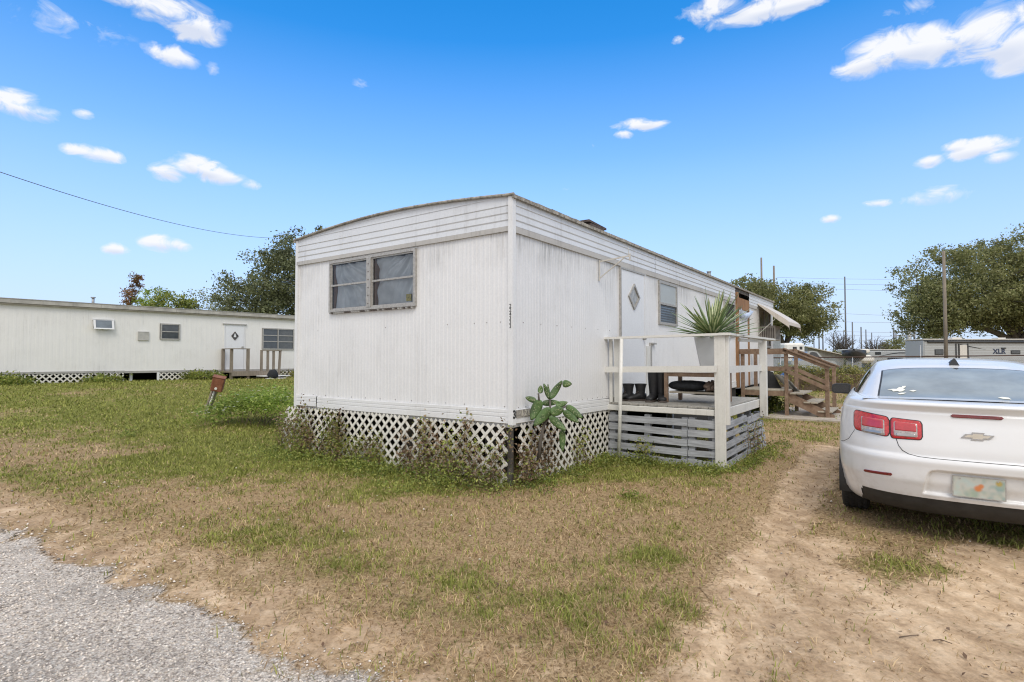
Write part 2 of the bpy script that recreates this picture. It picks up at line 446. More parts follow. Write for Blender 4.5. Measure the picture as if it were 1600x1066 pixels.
def ground_z(x, y):
    """height of the finished ground (bilinear in the sheet)"""
    x = np.atleast_1d(np.asarray(x, float)); y = np.atleast_1d(np.asarray(y, float))
    i = np.clip(np.searchsorted(gx, x)-1, 0, nxg-2); j = np.clip(np.searchsorted(gy, y)-1, 0, nyg-2)
    tx = (x-gx[i])/(gx[i+1]-gx[i]); ty = (y-gy[j])/(gy[j+1]-gy[j]); Zg = Z.reshape(nyg, nxg)
    return (Zg[j,i]*(1-tx)+Zg[j,i+1]*tx)*(1-ty) + (Zg[j+1,i]*(1-tx)+Zg[j+1,i+1]*tx)*ty

# ------------------------------------------------------------------ grass blades
def mat_blade():
    m, nt, b = nodes('grass_blade')
    at = N(nt, 'ShaderNodeAttribute', attribute_name='col')
    nt.links.new(at.outputs['Color'], b.inputs['Base Color']); b.inputs['Roughness'].default_value = .7
    b.inputs['Specular IOR Level'].default_value = .25
    t = N(nt, 'ShaderNodeBsdfTranslucent'); nt.links.new(at.outputs['Color'], t.inputs[0])
    mx = N(nt, 'ShaderNodeMixShader'); mx.inputs[0].default_value = .3
    nt.links.new(b.outputs[0], mx.inputs[1]); nt.links.new(t.outputs[0], mx.inputs[2])
    nt.links.new(mx.outputs[0], nt.nodes['Material Output'].inputs[0]); return m
M['blade'] = mat_blade()
def in_home(x, y, m=0.0):
    lx = (x-C0.x)*math.cos(RZ) + (y-C0.y)*math.sin(RZ); ly = -(x-C0.x)*math.sin(RZ) + (y-C0.y)*math.cos(RZ)
    a = (lx > .12-m) & (lx < 14.6) & (ly > .1-m) & (ly < 4.2)
    b = (lx > 2.5) & (lx < 4.75) & (ly > -1.6) & (ly < 0)
    qx = (x-L0.x)*math.cos(RL) + (y-L0.y)*math.sin(RL); qy = -(x-L0.x)*math.sin(RL) + (y-L0.y)*math.cos(RL)
    return a | b | (qy > .1)
def grass(n, r0, r1, seed):
    g = np.random.default_rng(seed)
    r = r0*np.exp(g.random(n)*math.log(r1/r0)); th = (g.random(n)-.5)*R(112)
    x = r*np.sin(th); y = r*np.cos(th)
    gr, sa, gn, gpp = masks(x, y)
    dens = (1-gr)**2*(1-sa*.93)*(.35+.75*fbm(x*2.2, y*2.2, 77)+.5*fbm(x*8, y*8, 66, 3))*(.35+.9*gn)
    keep = (g.random(n) < dens) & ~in_home(x, y)
    x, y, r, gn, sa = x[keep], y[keep], r[keep], gn[keep], sa[keep]; k = len(x)
    z = ground_z(x, y)
    green = g.random(k) < np.clip(gn*1.15-.02, .22, .88)*(1-.85*sa)
    tall = .55 + .8*fbm(x*1.7, y*1.7, 91)
    cl = fbm(x*8, y*8, 66, 3); tall = tall*(.55+.9*cl)
    ln = np.where(green, .030+.040*g.random(k), .022+.045*g.random(k))*tall*(1+.018*r)
    lean = np.where(green, .45+.85*g.random(k), .95+.55*g.random(k))   # radians off vertical
    az = g.random(k)*2*math.pi
    wd = (.0017+.0017*g.random(k))*np.maximum(1, (r/3.0)**.85)
    dx, dy = np.cos(az), np.sin(az)
    ca = az + 1.57 + (g.random(k)-.5); sx, sy = np.cos(ca), np.sin(ca)
    b0 = np.stack([x-sx*wd, y-sy*wd, z-.004], 1); b1 = np.stack([x+sx*wd, y+sy*wd, z-.004], 1)
    h = ln*np.cos(lean); o = ln*np.sin(lean)
    m0 = np.stack([x-sx*wd*.7+dx*o*.42, y-sy*wd*.7+dy*o*.42, z+h*.68], 1)
    m1 = np.stack([x+sx*wd*.7+dx*o*.42, y+sy*wd*.7+dy*o*.42, z+h*.68], 1)
    tp = np.stack([x+dx*o, y+dy*o, z+h], 1)
    Vv = np.stack([b0, b1, m1, m0, tp], 1).reshape(-1, 3)
    i = np.arange(k)*5
    F1 = np.stack([i, i+1, i+2], 1); F2 = np.stack([i, i+2, i+3], 1); F3 = np.stack([i+3, i+2, i+4], 1)
    Ff = np.concatenate([F1, F2, F3])
    t = g.random((k, 1))
    big = fbm(x*.6, y*.6, 55)[:, None]
    cg = np.array([.12,.16,.028])*(1-t) + np.array([.38,.40,.10])*t
    cg = cg*(1-.35*big) + np.array([.40,.34,.12])*.35*big
    cd = np.array([.27,.175,.09])*(1-t) + np.array([.68,.52,.31])*t
    c = np.where(green[:, None], cg, cd)*(.62+.76*cl[:, None]); c = np.concatenate([c, np.ones((k, 1))], 1)
    return Vv, Ff, np.repeat(c, 5, 0)
Vs, Fs, Cs = grass(620000, 2.0, 42, 5)
o = np_mesh('grass', Vs, Fs, M['blade'], None, False, Cs); tag(o, 'short patchy lawn grass, part green and part straw', 'grass', kind='stuff')

# ------------------------------------------------------------------ gravel stones
def mat_stone():
    m, nt, b = nodes('gravel_stone'); g = N(nt, 'ShaderNodeNewGeometry')
    nt.links.new(ramp(nt, g.outputs['Random Per Island'], [(0, (.20,.18,.16)), (.2, (.54,.475,.41)), (.7, (.74,.66,.585)), (1, (.90,.83,.75))]), b.inputs['Base Color'])
    b.inputs['Roughness'].default_value = .85; return m
M['stone'] = mat_stone()
def stones(n, seed):
    g = np.random.default_rng(seed)
    r = 1.9*np.exp(g.random(n)*math.log(9/1.9)); th = (g.random(n)-.5)*R(120)
    x = r*np.sin(th); y = r*np.cos(th); gr, sa, gn, q = masks(x, y)
    dens = gr + .004*(sa > .3)*(x > 0) + .10*sst(.6, 0, np.abs(gr-.5))*(x < 0)
    k_ = g.random(n) < dens; x, y, r, gr = x[k_], y[k_], r[k_], gr[k_]; k = len(x); z = ground_z(x, y)
    s = (.0026+.0052*g.random(k)**2)*np.maximum(1, (r/3)**.8)
    base = np.array([(1,0,0),(0,1,0),(-1,0,0),(0,-1,0),(0,0,.8),(0,0,-.6)], float)
    Vv = base[None]*(.7+.6*g.random((k, 6, 1)))*s[:, None, None]
    a = g.random(k)*6.28; c, sn = np.cos(a)[:, None], np.sin(a)[:, None]; st = 1+.6*g.random((k, 1))
    vx = Vv[:,:,0]*st; vy = Vv[:,:,1]
    P = np.stack([vx*c-vy*sn + x[:, None], vx*sn+vy*c + y[:, None], Vv[:,:,2]+z[:, None]+.005+s[:, None]*.25], 2).reshape(-1, 3)
    tri = np.array([(0,1,4),(1,2,4),(2,3,4),(3,0,4),(1,0,5),(2,1,5),(3,2,5),(0,3,5)])
    Ff = (tri[None]+(np.arange(k)*6)[:, None, None]).reshape(-1, 3); return P, Ff
P_, F_ = stones(85000, 8)
o = np_mesh('gravel', P_, F_, M['stone']); tag(o, 'loose pale gravel strewn over the road', 'gravel', kind='stuff')

# ------------------------------------------------------------------ leaf clouds
def leaf_pts(C, size, g, asp=.55, up=.0, pts=4, sz_var=.5):
    """one rhombic leaf per centre; up pushes the normals upward"""
    C = np.asarray(C, float); k = len(C)
    n = g.normal(size=(k, 3)); n[:, 2] = np.abs(n[:, 2])+up; n /= np.linalg.norm(n, axis=1)[:, None]
    t = g.normal(size=(k, 3)); t -= (t*n).sum(1)[:, None]*n; t /= np.linalg.norm(t, axis=1)[:, None]
    b = np.cross(n, t); s = size*(1-sz_var/2+sz_var*g.random((k, 1)))
    bend = n*s*.12
    V = np.stack([C-t*s*.5, C+b*s*asp*.5+bend, C+t*s*.5, C-b*s*asp*.5+bend], 1).reshape(-1, 3)
    i = np.arange(k)*4; return V, np.stack([i, i+1, i+2, i+3], 1)
def foliage(name, C, size, mat, parent=None, seed=1, asp=.55, up=0.):
    V, F = leaf_pts(C, size, np.random.default_rng(seed), asp, up)
    return np_mesh(name, V, F, mat, parent)
def crown_pts(ells, n_cl, per, spread, g, flat=.75):
    """clump centres in a set of ellipsoids, then leaves round each clump"""
    w = np.array([e[3]*e[4]*e[5] for e in ells])**.8; w /= w.sum()
    cs = []
    for i in g.choice(len(ells), n_cl, p=w):
        e = ells[i]
        d = g.normal(size=3); d /= np.linalg.norm(d); r = (.35+.65*g.random()**.45)*(.86+.28*g.random())
        cs.append((e[0]+d[0]*r*e[3], e[1]+d[1]*r*e[4], e[2]+d[2]*r*e[5]))
    cs = np.array(cs)
    q = np.clip(g.normal(size=(n_cl, per, 3)), -1.7, 1.7)*spread*(.55+.9*g.random((n_cl, 1, 1))); q[:,:,2] *= flat
    return cs, (cs[:, None]+q).reshape(-1, 3)
def tree(name, x, y, z0, ells, label, trunk_r=.3, trunk_h=2.5, n_cl=150, per=70, spread=.5, leaf=.3, mat='leaf_oak', seed=1, group=None, cat='tree', limbs=26, forks=4):
    g = np.random.default_rng(seed)
    root = empty(name, (x, y, z0), 0, label, cat, group)
    cs, pts = crown_pts(ells, n_cl, per, spread, g)
    foliage('crown', pts, leaf, M[mat], root, seed)
    b = MB(); top = Vector((0, 0, trunk_h))
    b.tube([(0,0,-.2), (0,0,.1), (trunk_r*.2, 0, trunk_h*.5), top], [trunk_r*1.5, trunk_r*1.1, trunk_r*.9, trunk_r*.85], 9)
    mains = []
    cen = np.array([[e[0], e[1], e[2]] for e in ells])
    for i in range(forks):
        e = ells[i % len(ells)]; tgt = Vector((e[0]+g.normal()*e[3]*.35, e[1]+g.normal()*e[4]*.35, e[2]+g.normal()*e[5]*.2))
        mid = top.lerp(tgt, .5)+Vector((g.normal()*.3, g.normal()*.3, .25))
        b.tube([top-Vector((0,0,.25)), top.lerp(mid, .5)+Vector((0,0,.1)), mid, tgt], [trunk_r*.62, trunk_r*.5, trunk_r*.36, trunk_r*.14], 7)
        mains += [mid, mid.lerp(tgt, .5), tgt]
    for i in g.choice(n_cl, min(limbs, n_cl), replace=False):
        t = Vector(cs[i]); s = min(mains, key=lambda m: (m-t).length)
        mid = s.lerp(t, .55)+Vector((g.normal()*.2, g.normal()*.2, -.1))
        b.tube([s, mid, t], [trunk_r*.17, trunk_r*.10, .02], 5)
    b.build('trunk', M['bark'], root)
    return root
# ------------------------------------------------------------------ ribbed metal walls
def ribbed(mb, u0, u1, z0, z1, place, holes=(), per=.076, amp=.006, flip=False, mat=0, seed=0):
    g = random.Random(seed); us = [(u0, 0.)]; u = u0
    while u < u1-.001:
        for du, o in ((per*.52, 0), (per*.08, amp), (per*.30, amp), (per*.10, 0)):
            u += du
            if u >= u1: u = u1
            us.append((u, o))
            if u >= u1: break
    for (a, oa), (b, ob) in zip(us[:-1], us[1:]):
        if b-a < 1e-5: continue
        c = (a+b)/2; spans = [(z0, z1)]
        for (h0, h1, hz0, hz1) in holes:
            if h0 < c < h1:
                ns = []
                for (s, e) in spans:
                    if hz0 > s: ns.append((s, min(e, hz0)))
                    if hz1 < e: ns.append((max(s, hz1), e))
                spans = [q for q in ns if q[1]-q[0] > .001]
        for s, e in spans:
            q = [place(a, oa, s), place(b, ob, s), place(b, ob, e), place(a, oa, e)]
            mb.add(q, [(0,1,2,3)[::-1] if flip else (0,1,2,3)], mat)
def lattice(mb, u0, u1, z0f, z1, place, sp=.150, w=.036, t=.007, mat=0, keep=None):
    """two layers of crossed diagonal strips, clipped to the panel; place(u, off, z)"""
    Hh = z1-z0f
    for layer, sg in ((0, 1), (1, -1)):
        k = -Hh
        while k < (u1-u0)+Hh:
            if sg > 0: p = [u0+k, z0f]; q = [u0+k+Hh, z1]
            else: p = [u0+k+Hh, z0f]; q = [u0+k, z1]
            pts = []
            for (s0, s1) in ((p, q),):
                du, dz = s1[0]-s0[0], s1[1]-s0[1]; ta, tb = 0., 1.
                for lim, sign in ((u0, 1), (u1, -1)):
                    if abs(du) < 1e-9: continue
                    tt = (lim-s0[0])/du
                    if (du > 0) == (sign > 0): ta = max(ta, tt)
                    else: tb = min(tb, tt)
                if tb-ta > .03:
                    a = (s0[0]+du*ta, s0[1]+dz*ta); b = (s0[0]+du*tb, s0[1]+dz*tb); pts.append((a, b))
            for a, b in pts:
                if keep and not keep((a[0]+b[0])/2, (a[1]+b[1])/2): continue
                o = .002+layer*(t+.001)
                A = Vector(place(a[0], o+t/2, a[1])); B = Vector(place(b[0], o+t/2, b[1]))
                nrm = Vector(place(0, 1, 0))-Vector(place(0, 0, 0))
                mb.beam(A, B, w, t, nrm, mat)
            k += sp
def rect_frame(mb, u0, u1, z0, z1, w, off0, off1, place, mat=0):
    def bx(a, b, c, d):
        P = [place(a, off0, c), place(b, off0, c), place(b, off0, d), place(a, off0, d)]
        mb.prism(P, (0,0,0), Vector(place(0, off1, 0))-Vector(place(0, off0, 0)), mat)
    bx(u0, u1, z0, z0+w); bx(u0, u1, z1-w, z1); bx(u0, u0+w, z0+w, z1-w); bx(u1-w, u1, z0+w, z1-w)
def slab(mb, u0, u1, z0, z1, off0, off1, place, mat=0):
    P = [place(u0, off0, z0), place(u1, off0, z0), place(u1, off0, z1), place(u0, off0, z1)]
    mb.prism(P, (0,0,0), Vector(place(0, off1, 0))-Vector(place(0, off0, 0)), mat)
def profile_strip(mb, u0, u1, prof, place, nseg=1, flip=False, mat=0, zfun=None):
    rows = []
    for i in range(nseg+1):
        u = u0+(u1-u0)*i/nseg
        rows.append([place(u, o, z+(zfun(u, z) if zfun else 0)) for o, z in prof])
    mb.grid(rows, mat, False, flip)

# ------------------------------------------------------------------ the white mobile home
WD, LN = 4.13, 14.65
home = empty('mobile_home', C0, RZ, 'white ribbed metal mobile home with bowed roof end and lattice skirting behind the porch', 'mobile home')
pS = lambda u, o, z: (u, -o, z)
pF = lambda u, o, z: (-o, u, z)
holesS = [(2.87,3.82,.0,2.86), (4.50,5.40,2.08,2.83), (8.78,9.74,2.0,2.83), (9.88,11.26,.0,3.2), (12.5,14.2,1.75,2.98)]
holesF = [(1.52,3.29,2.14,2.87)]
b = MB()
ribbed(b, .02, LN, .86, 2.92, pS, holesS, seed=1, amp=.0018, per=.062)
for u in np.arange(.12, 9.6, .152):
    for z in (.885,):
        if not any(h[0] < u < h[1] and h[2] < z < h[3] for h in holesS): b.box((u-.003, -.007, z-.004), (u+.004, -.001, z+.004), 1)
for u in np.arange(.22, 2.7, .38): b.box((u-.004, -.006, 1.862), (u+.004, -.001, 1.870), 1)
b.build('side_wall', [M['siding'], M['screw']], home)
b = MB()
ribbed(b, .02, WD, .86, 2.95, pF, holesF, flip=True, seed=2, amp=.002, per=.066)
for u in np.arange(.1, WD, .30): b.box((-.007, u-.004, .897), (-.001, u+.004, .905), 1)
for u in (.16,.36,.55,.98,2.1,3.6): b.box((-.006, u-.004, 1.862), (-.001, u+.004, 1.870), 1)
b.build('front_wall', [M['siding'], M['screw']], home)
b = MB()   # far sides and floor
b.box((.02, WD-.02, .72), (LN, WD, 3.28)); b.box((LN-.02, .02, .72), (LN, WD-.021, 3.28))
b.box((.03, .03, .66), (LN-.03, WD-.03, .715))
b.build('back_wall', M['siding'], home)
def crown(y): return .115*math.sin(math.pi*min(1, max(0, y/WD)))**.95
# fascia
lap = [(.012, 2.955), (.026, 2.958), (.017, 3.02), (.026, 3.035), (.018, 3.10), (.026, 3.115), (.018, 3.19), (.026, 3.20), (.018, 3.29)]
b = MB()
for u0, u1 in ((-.02, 4.3), (4.31, 9.8), (11.3, LN)):
    b = MB(); profile_strip(b, u0, u1, lap, pS, 8); b.build('side_fascia', M['fascia'], home)
b = MB()
profile_strip(b, -.02, WD+.02, lap, pF, 24, True, zfun=lambda u, z: 0)
rows = []
for i in range(33):
    y = -.02+(WD+.04)*i/32; rows.append([(-.018, y, 3.29), (-.018, y, 3.295+crown(y))])
b.grid(rows, 0, False, True)
for zc in (3.30, 3.375):
    ys_ = [y for y in np.linspace(.02, WD-.02, 200) if 3.295+crown(y) > zc+.02]
    if ys_: slab(b, ys_[0], ys_[-1], zc, zc+.012, .018, .024, pF)
b.build('front_fascia', M['fascia'], home)
b = MB()
slab(b, .0, 2.86, 2.885, 2.955, .004, .026, pS); slab(b, 2.86, 9.8, 2.875, 2.955, .004, .024, pS); slab(b, 11.3, 12.3, 2.875, 2.955, .004, .024, pS)
slab(b, .0, WD, 2.90, 2.957, .004, .030, pF)
b.build('fascia_lip', M['lip'], home)
# roof skin + edge trim
b = MB(); rows = []
for i in range(19):
    y = -.045+(WD+.09)*i/18
    rows.append([(x, y, 3.30+crown(y)+.004*math.sin(x*9+y*3)) for x in np.linspace(-.045, LN+.03, 44)])
b.grid(rows, 0, True)
b.build('roof', M['roof'], home)
b = MB()
b.beam((-.05, -.045, 3.285), (LN+.03, -.045, 3.285), .030, .040, mat=0)
b.beam((-.05, WD+.045, 3.285), (LN+.03, WD+.045, 3.285), .03, .05, mat=0)
pts = [(-.045, y, 3.305+crown(y)) for y in np.linspace(-.06, WD+.06, 34)]
b.tube(pts, .017, 6, 0)
gg = random.Random(4)
for k in range(190):     # lichen lumps and old sealant along the eave
    x = gg.random()*LN; b.bbox((x, -.058+gg.random()*.02, 3.295), (x+.03+gg.random()*.10, -.03+gg.random()*.05, 3.306+gg.random()*.010), .003, 0)
b.build('roof_edge', M['edge'], home)
# bottom skirt board laps
lapb = [(.006, .872), (.022, .868), (.022, .835), (.014, .828), (.024, .822), (.024, .79), (.014, .783), (.026, .776), (.026, .715), (.004, .705)]
b = MB()
for u0, u1, pl_, n_, fl, zf in ((-.024, 2.44, pS, 6, False, lambda u, z: -.008*u), (4.8, 9.8, pS, 2, False, None), (11.3, LN, pS, 2, False, None),
        (-.024, 3.58, pF, 12, True, lambda u, z: .002*math.sin(u*2)), (3.60, WD+.01, pF, 2, True, lambda u, z: .012)):
    b = MB(); profile_strip(b, u0, u1, lapb[::-1], pl_, n_, fl, zfun=zf); b.build('skirt_board', M['trim'], home)
# corner trims with stick-on digits
def textmesh(name, s, size, mat, parent, M4, ext=.0015, bold=0):
    cu = bpy.data.curves.new(name, 'FONT'); cu.body = s; cu.size = size; cu.extrude = ext; cu.align_x = 'CENTER'; cu.align_y = 'CENTER'; cu.offset = bold
    t = bpy.data.objects.new('t', cu); COL.objects.link(t)
    bpy.context.view_layer.update()
    dg = bpy.context.evaluated_depsgraph_get(); me = bpy.data.meshes.new_from_object(t.evaluated_get(dg))
    bpy.data.objects.remove(t); me.name = name
    me.transform(M4); me.materials.clear(); me.materials.append(mat)
    o = bpy.data.objects.new(name, me); COL.objects.link(o); o.parent = parent; return o
def T4(loc, xa, ya):
    xa = Vector(xa).normalized(); ya = Vector(ya).normalized(); za = xa.cross(ya)
    m = Matrix((xa, ya, za)).transposed().to_4x4(); m.translation = Vector(loc); return m
b = MB()
b.box((-.030, WD-.025, .70), (.025, WD+.03, 3.29)); b.build('corner_trim', M['trim'], home); b = MB(); b.box((-.034, -.034, .70), (.030, .030, 3.30))
ct = b.build('corner_trim', M['trim'], home)
for i, ch in enumerate('224333'):
    dg = textmesh('trim_digit', ch, .062, M['number_black'], ct, T4((-.0355, -.001, 2.04-i*.046), (0,-1,0), (0,0,1)))
pl = MB(); slab(pl, .045, .325, .775, .862, .024, .034, pS)
plate = pl.build('house_number_plate', M['tile_grey'], home)
textmesh('digit', '3', .125, M['number_black'], plate, T4((-.003, -.037, .815), (1,0,0), (0,0,1)), bold=.004)
for i, ch in enumerate('126'): textmesh('digit', ch, .095, M['number_pale'], plate, T4((.155+i*.068, -.036, .818), (1,0,0), (0,0,1)), bold=.001)

# ---- front window: double unit, each half split once, plastic sheet behind
win = MB(); rect_frame(win, 1.51, 3.30, 2.125, 2.875, .034, .0, .040, pF)
slab(win, 2.365, 2.455, 2.16, 2.84, .0, .048, pF)
slab(win, 2.455, 3.265, 2.50, 2.525, .01, .032, pF); slab(win, 1.545, 2.365, 2.50, 2.525, .01, .032, pF)
for u0, u1 in ((1.545, 2.365), (2.455, 3.265)): rect_frame(win, u0, u1, 2.16, 2.84, .018, .004, .026, pF)
for z in np.arange(2.2, 2.84, .11): win.box((-.055, 2.405, z), (-.047, 2.417, z+.012), 1)
for u in np.arange(1.55, 3.3, .05): slab(win, u, u+.025, 2.098, 2.118, .012, .05, pF, 1 if gg.random() < .5 else 0)
w = win.build('front_window', [M['alu'], M['screw']], home)
for u0, u1 in ((1.545, 2.365), (2.455, 3.265)):
    p = MB(); p.add([pF(u0+.01, .012, 2.165), pF(u1-.01, .012, 2.165), pF(u1-.01, .012, 2.835), pF(u0+.01, .012, 2.835)], [(3,2,1,0)]); p.build('pane', M['pane'], w)
def curtain(u0, u1, z0, z1, cx, cz, seed, par, ang):
    g = np.random.default_rng(seed); rows = []
    for i in range(60):
        z = z0+(z1-z0)*i/59; row = []
        for j in range(80):
            u = u0+(u1-u0)*j/79
            a = math.atan2(u-cx, (cz-z)+.05); rr = math.hypot(u-cx, cz-z)
            f = 1.5*(.016*math.sin(a*ang+1.3*math.sin(a*3+seed))+.010*math.sin(a*ang*2.3+seed+rr*3)+.018*math.sin(rr*9+a*2))
            f += .008*math.sin(u*31+z*17)
            row.append(pF(u, -.050+.8*f*min(1, rr*3), z))
        rows.append(row)
    m = MB(); m.grid(rows, 0, True, True); return m.build('plastic_sheet', M['curtain'], par)
curtain(2.46, 3.22, 2.15, 2.82, 3.2, 2.95, 3, w, 17)
curtain(1.50, 2.33, 2.15, 2.83, 1.50, 2.98, 5, w, 15)
for u0 in (3.225, 2.335): p = MB(); slab(p, u0, u0+.05, 2.15, 2.85, -.10, -.02, pF); p.build('inner_jamb', M['bare_ply'], w)
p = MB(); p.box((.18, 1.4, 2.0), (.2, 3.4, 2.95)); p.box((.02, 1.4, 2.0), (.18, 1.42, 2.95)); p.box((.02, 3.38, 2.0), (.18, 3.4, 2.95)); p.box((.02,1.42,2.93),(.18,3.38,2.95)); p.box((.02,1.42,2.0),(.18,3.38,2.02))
p.build('window_dark_backing', M['dark'], w)  # near-black box stands in for the unlit room behind the glass
p = MB(); slab(p, 1.61, 1.70, 2.20, 2.29, -.004, .010, pF); p.build('sticker', mat_simple('yellow_sticker', (.45,.38,.12), .6, var=.6, scale=60), w, 'small yellow sticker in the lower corner')

# ---- door with diamond window
d = MB()
slab(d, 2.875, 3.80, .82, 2.845, -.01, .022, pS)
door = d.build('door', M['door'], home, 'white front door with a diamond window')
fr = MB(); slab(fr, 2.845, 2.873, .80, 2.87, .0, .034, pS, 1); slab(fr, 3.803, 3.835, .80, 2.875, .0, .030, pS); slab(fr, 2.873, 3.803, 2.847, 2.874, .0, .036, pS, 1)
fr.build('door_frame', [M['trim'], M['alu']], door)
def diamond(mb, cu, cz, a, c, w, o0, o1, place, mat=0):
    out = [(cu-a,cz),(cu,cz-c),(cu+a,cz),(cu,cz+c)]; k = 1-w/ a; inn = [(cu-a*k,cz),(cu,cz-c*k),(cu+a*k,cz),(cu,cz+c*k)]
    for i in range(4):
        j = (i+1) % 4
        P = [place(out[i][0],o0,out[i][1]),place(out[j][0],o0,out[j][1]),place(inn[j][0],o0,inn[j][1]),place(inn[i][0],o0,inn[i][1])]
        mb.prism(P, (0,0,0), Vector(place(0,o1,0))-Vector(place(0,o0,0)), mat)
    return inn
dm = MB(); inn = diamond(dm, 3.36, 2.445, .225, .215, .045, .022, .045, pS)
dw = dm.build('diamond_window', M['alu'], door)
p = MB(); p.add([pS(u, .027, z) for u, z in inn], [(0,1,2,3)]); p.build('pane', mat_simple('dusty_lite', (.34,.34,.33), .25, var=.3, scale=12), dw)
p = MB(); p.cyl((3.74,-.02,1.78), (3.74,-.075,1.78), .022); p.build('knob', M['alu'], door)

# ---- side windows
def side_window(u0, u1, z0, z1, split, name, label, upper):
    m = MB(); rect_frame(m, u0-.02, u1+.02, z0-.02, z1+.02, .045, .0, .034, pS); slab(m, u0+.025, u1-.025, split-.02, split+.02, .0, .04, pS)
    w = m.build(name, M['alu'], home, label)
    p = MB(); slab(p, u0+.02, u1-.02, z0+.02, split-.018, .0, .012, pS); p.build('lower_pane', M['glass'], w)
    p = MB(); slab(p, u0+.02, u1-.02, split+.018, z1-.02, .006, .018, pS); p.build('upper_pane', upper, w)
frost = mat_painted('frosted_pane', (.42,.45,.45), (.20,.20,.19), 1.3, rough=.35)
side_window(4.50, 5.40, 2.08, 2.83, 2.44, 'side_window', 'side window with a milky upper pane and dark lower pane', frost)
p = MB()
for z in np.arange(2.12, 2.42, .045): slab(p, 4.56, 5.34, z, z+.02, .012, .018, pS)
p.build('louvre', mat_simple('louvre_dark', (.07,.075,.08), .4), home)
side_window(8.78, 9.74, 2.0, 2.83, 2.42, 'side_window', 'dark side window next to the unpainted doorway', M['glass'])
# ---- unpainted doorway
m = MB()
slab(m, 9.86, 10.05, .70, 3.16, -.02, .05, pS); slab(m, 11.14, 11.28, .70, 2.75, -.02, .03, pS); slab(m, 10.05, 11.28, 2.74, 3.04, -.02, .03, pS)
jb = m.build('doorway_trim', M['bare_ply'], home, 'bare brown wooden doorway trim')
m = MB(); slab(m, 10.05, 11.14, .70, 2.74, -.015, .012, pS); m.build('rear_door', M['door'], home, 'plain white rear door')
rows = []
for i in range(14):
    u = 9.98+1.35*i/13; sag = .17*math.sin(math.pi*(i/13)**.8)
    rows.append([pS(u, .06+.03*math.sin(i*1.3), 2.80-sag), pS(u, .13, 2.74-sag), pS(u, .07, 2.66-sag+.02*math.sin(i*2))])
m = MB(); m.grid(rows, 0, True); m.build('tarp_strip', mat_simple('pale_blue_tarp', (.50,.58,.72), .5, var=.2), home)
m = MB(); slab(m, 9.86, 11.3, 3.17, 3.28, -.01, .012, pS); m.build('bare_fascia', M['bark'], home)
# ---- rear window with awning
m = MB(); rect_frame(m, 12.45, 14.15, 1.78, 2.98, .06, .0, .035, pS); slab(m, 13.28, 13.34, 1.84, 2.92, .0, .03, pS)
w = m.build('rear_window', M['alu'], home, 'rear window under the awning')
m = MB(); slab(m, 12.5, 14.1, 1.82, 2.95, -.01, .01, pS); m.build('pane', mat_simple('amber_dark_pane', (.10,.075,.06), .2, var=.5), w)
aw = MB(); prof = [(.03, 3.06), (.28, 2.91), (.56, 2.72), (.78, 2.56), (.85, 2.49), (.86, 2.40)]
def aw_part(dz):
    rows = []
    n = 26
    for i in range(n+1):
        u = 12.35+2.0*i/n; k = .012 if i % 2 else 0
        rows.append([pS(u, o, z+k+dz) for o, z in prof])
    return rows
aw.grid(aw_part(0), 0, False); aw.grid(aw_part(-.012), 0, False, True)
for u in (12.35, 14.35): aw.add([pS(u, o, z) for o, z in prof]+[pS(u, o, z-.17*min(1, (o+.1)*1.6)) for o, z in prof], [(i, i+1, i+7, i+6) for i in range(5)], 0)
awn = aw.build('awning', mat_painted('beige_awning', (.66,.60,.53), (.33,.28,.22), 1.0), home, 'white fold-out metal awning')
for u in (12.4, 14.3): m = MB(); m.beam(pS(u, .02, 2.15), pS(u, .58, 2.68), .025, .012); m.build('awning_arm', M['white_wood'], awn)
# ---- rusty swing bracket beside the door
m = MB()
m.beam(pS(2.15,.018,2.87), pS(2.15,.018,2.57), .022, .016, (0,1,0)); m.beam(pS(2.15,.02,2.85), pS(2.22,.46,2.90), .018, .018); m.beam(pS(2.15,.02,2.61), pS(2.19,.38,2.87), .014, .014)
m.beam(pS(2.22,.46,2.93), pS(2.22,.46,2.83), .02, .02, (0,1,0)); m.beam(pS(2.22,.44,2.90), pS(2.21,.44,3.02), .006, .006, (0,1,0))
m.build('swing_bracket', mat_painted('rust_spotted_paint', (.60,.58,.53), (.20,.09,.05), 1.8), home)
m = MB(); slab(m, 4.06, 4.11, .80, 1.72, .0, .03, pS); slab(m, 4.08, 4.28, 1.69, 1.72, .0, .05, pS); m.build('conduit', M['alu'], home)
m = MB(); slab(m, 3.87, 4.04, .80, 1.66, .0, .03, pS); m.build('side_board', M['white_wood'], home)
# ---- roof details
def pipe_at(x, y, h, r=.045):
    m = MB(); m.cyl((x, y, 3.3), (x, y, 3.3+crown(y)+h), r, 12); m.cyl((x, y, 3.3+crown(y)+h), (x, y, 3.3+crown(y)+h+.02), r*1.25, 12); return m.build('vent_pipe', M['galv'], home)
pipe_at(9.2, .75, .13); pipe_at(10.2, .75, .42, .05)
m = MB()
m.beam((1.15,.28,3.42), (2.15,.30,3.415), .22, .02); m.beam((2.0,.22,3.44), (2.62,.25,3.43), .3, .03); m.beam((2.05,.12,3.37), (2.5,.14,3.38), .12, .07)
m.build('roof_patch', mat_simple('torn_roofing', (.085,.065,.06), .9, var=.6, scale=18), home)
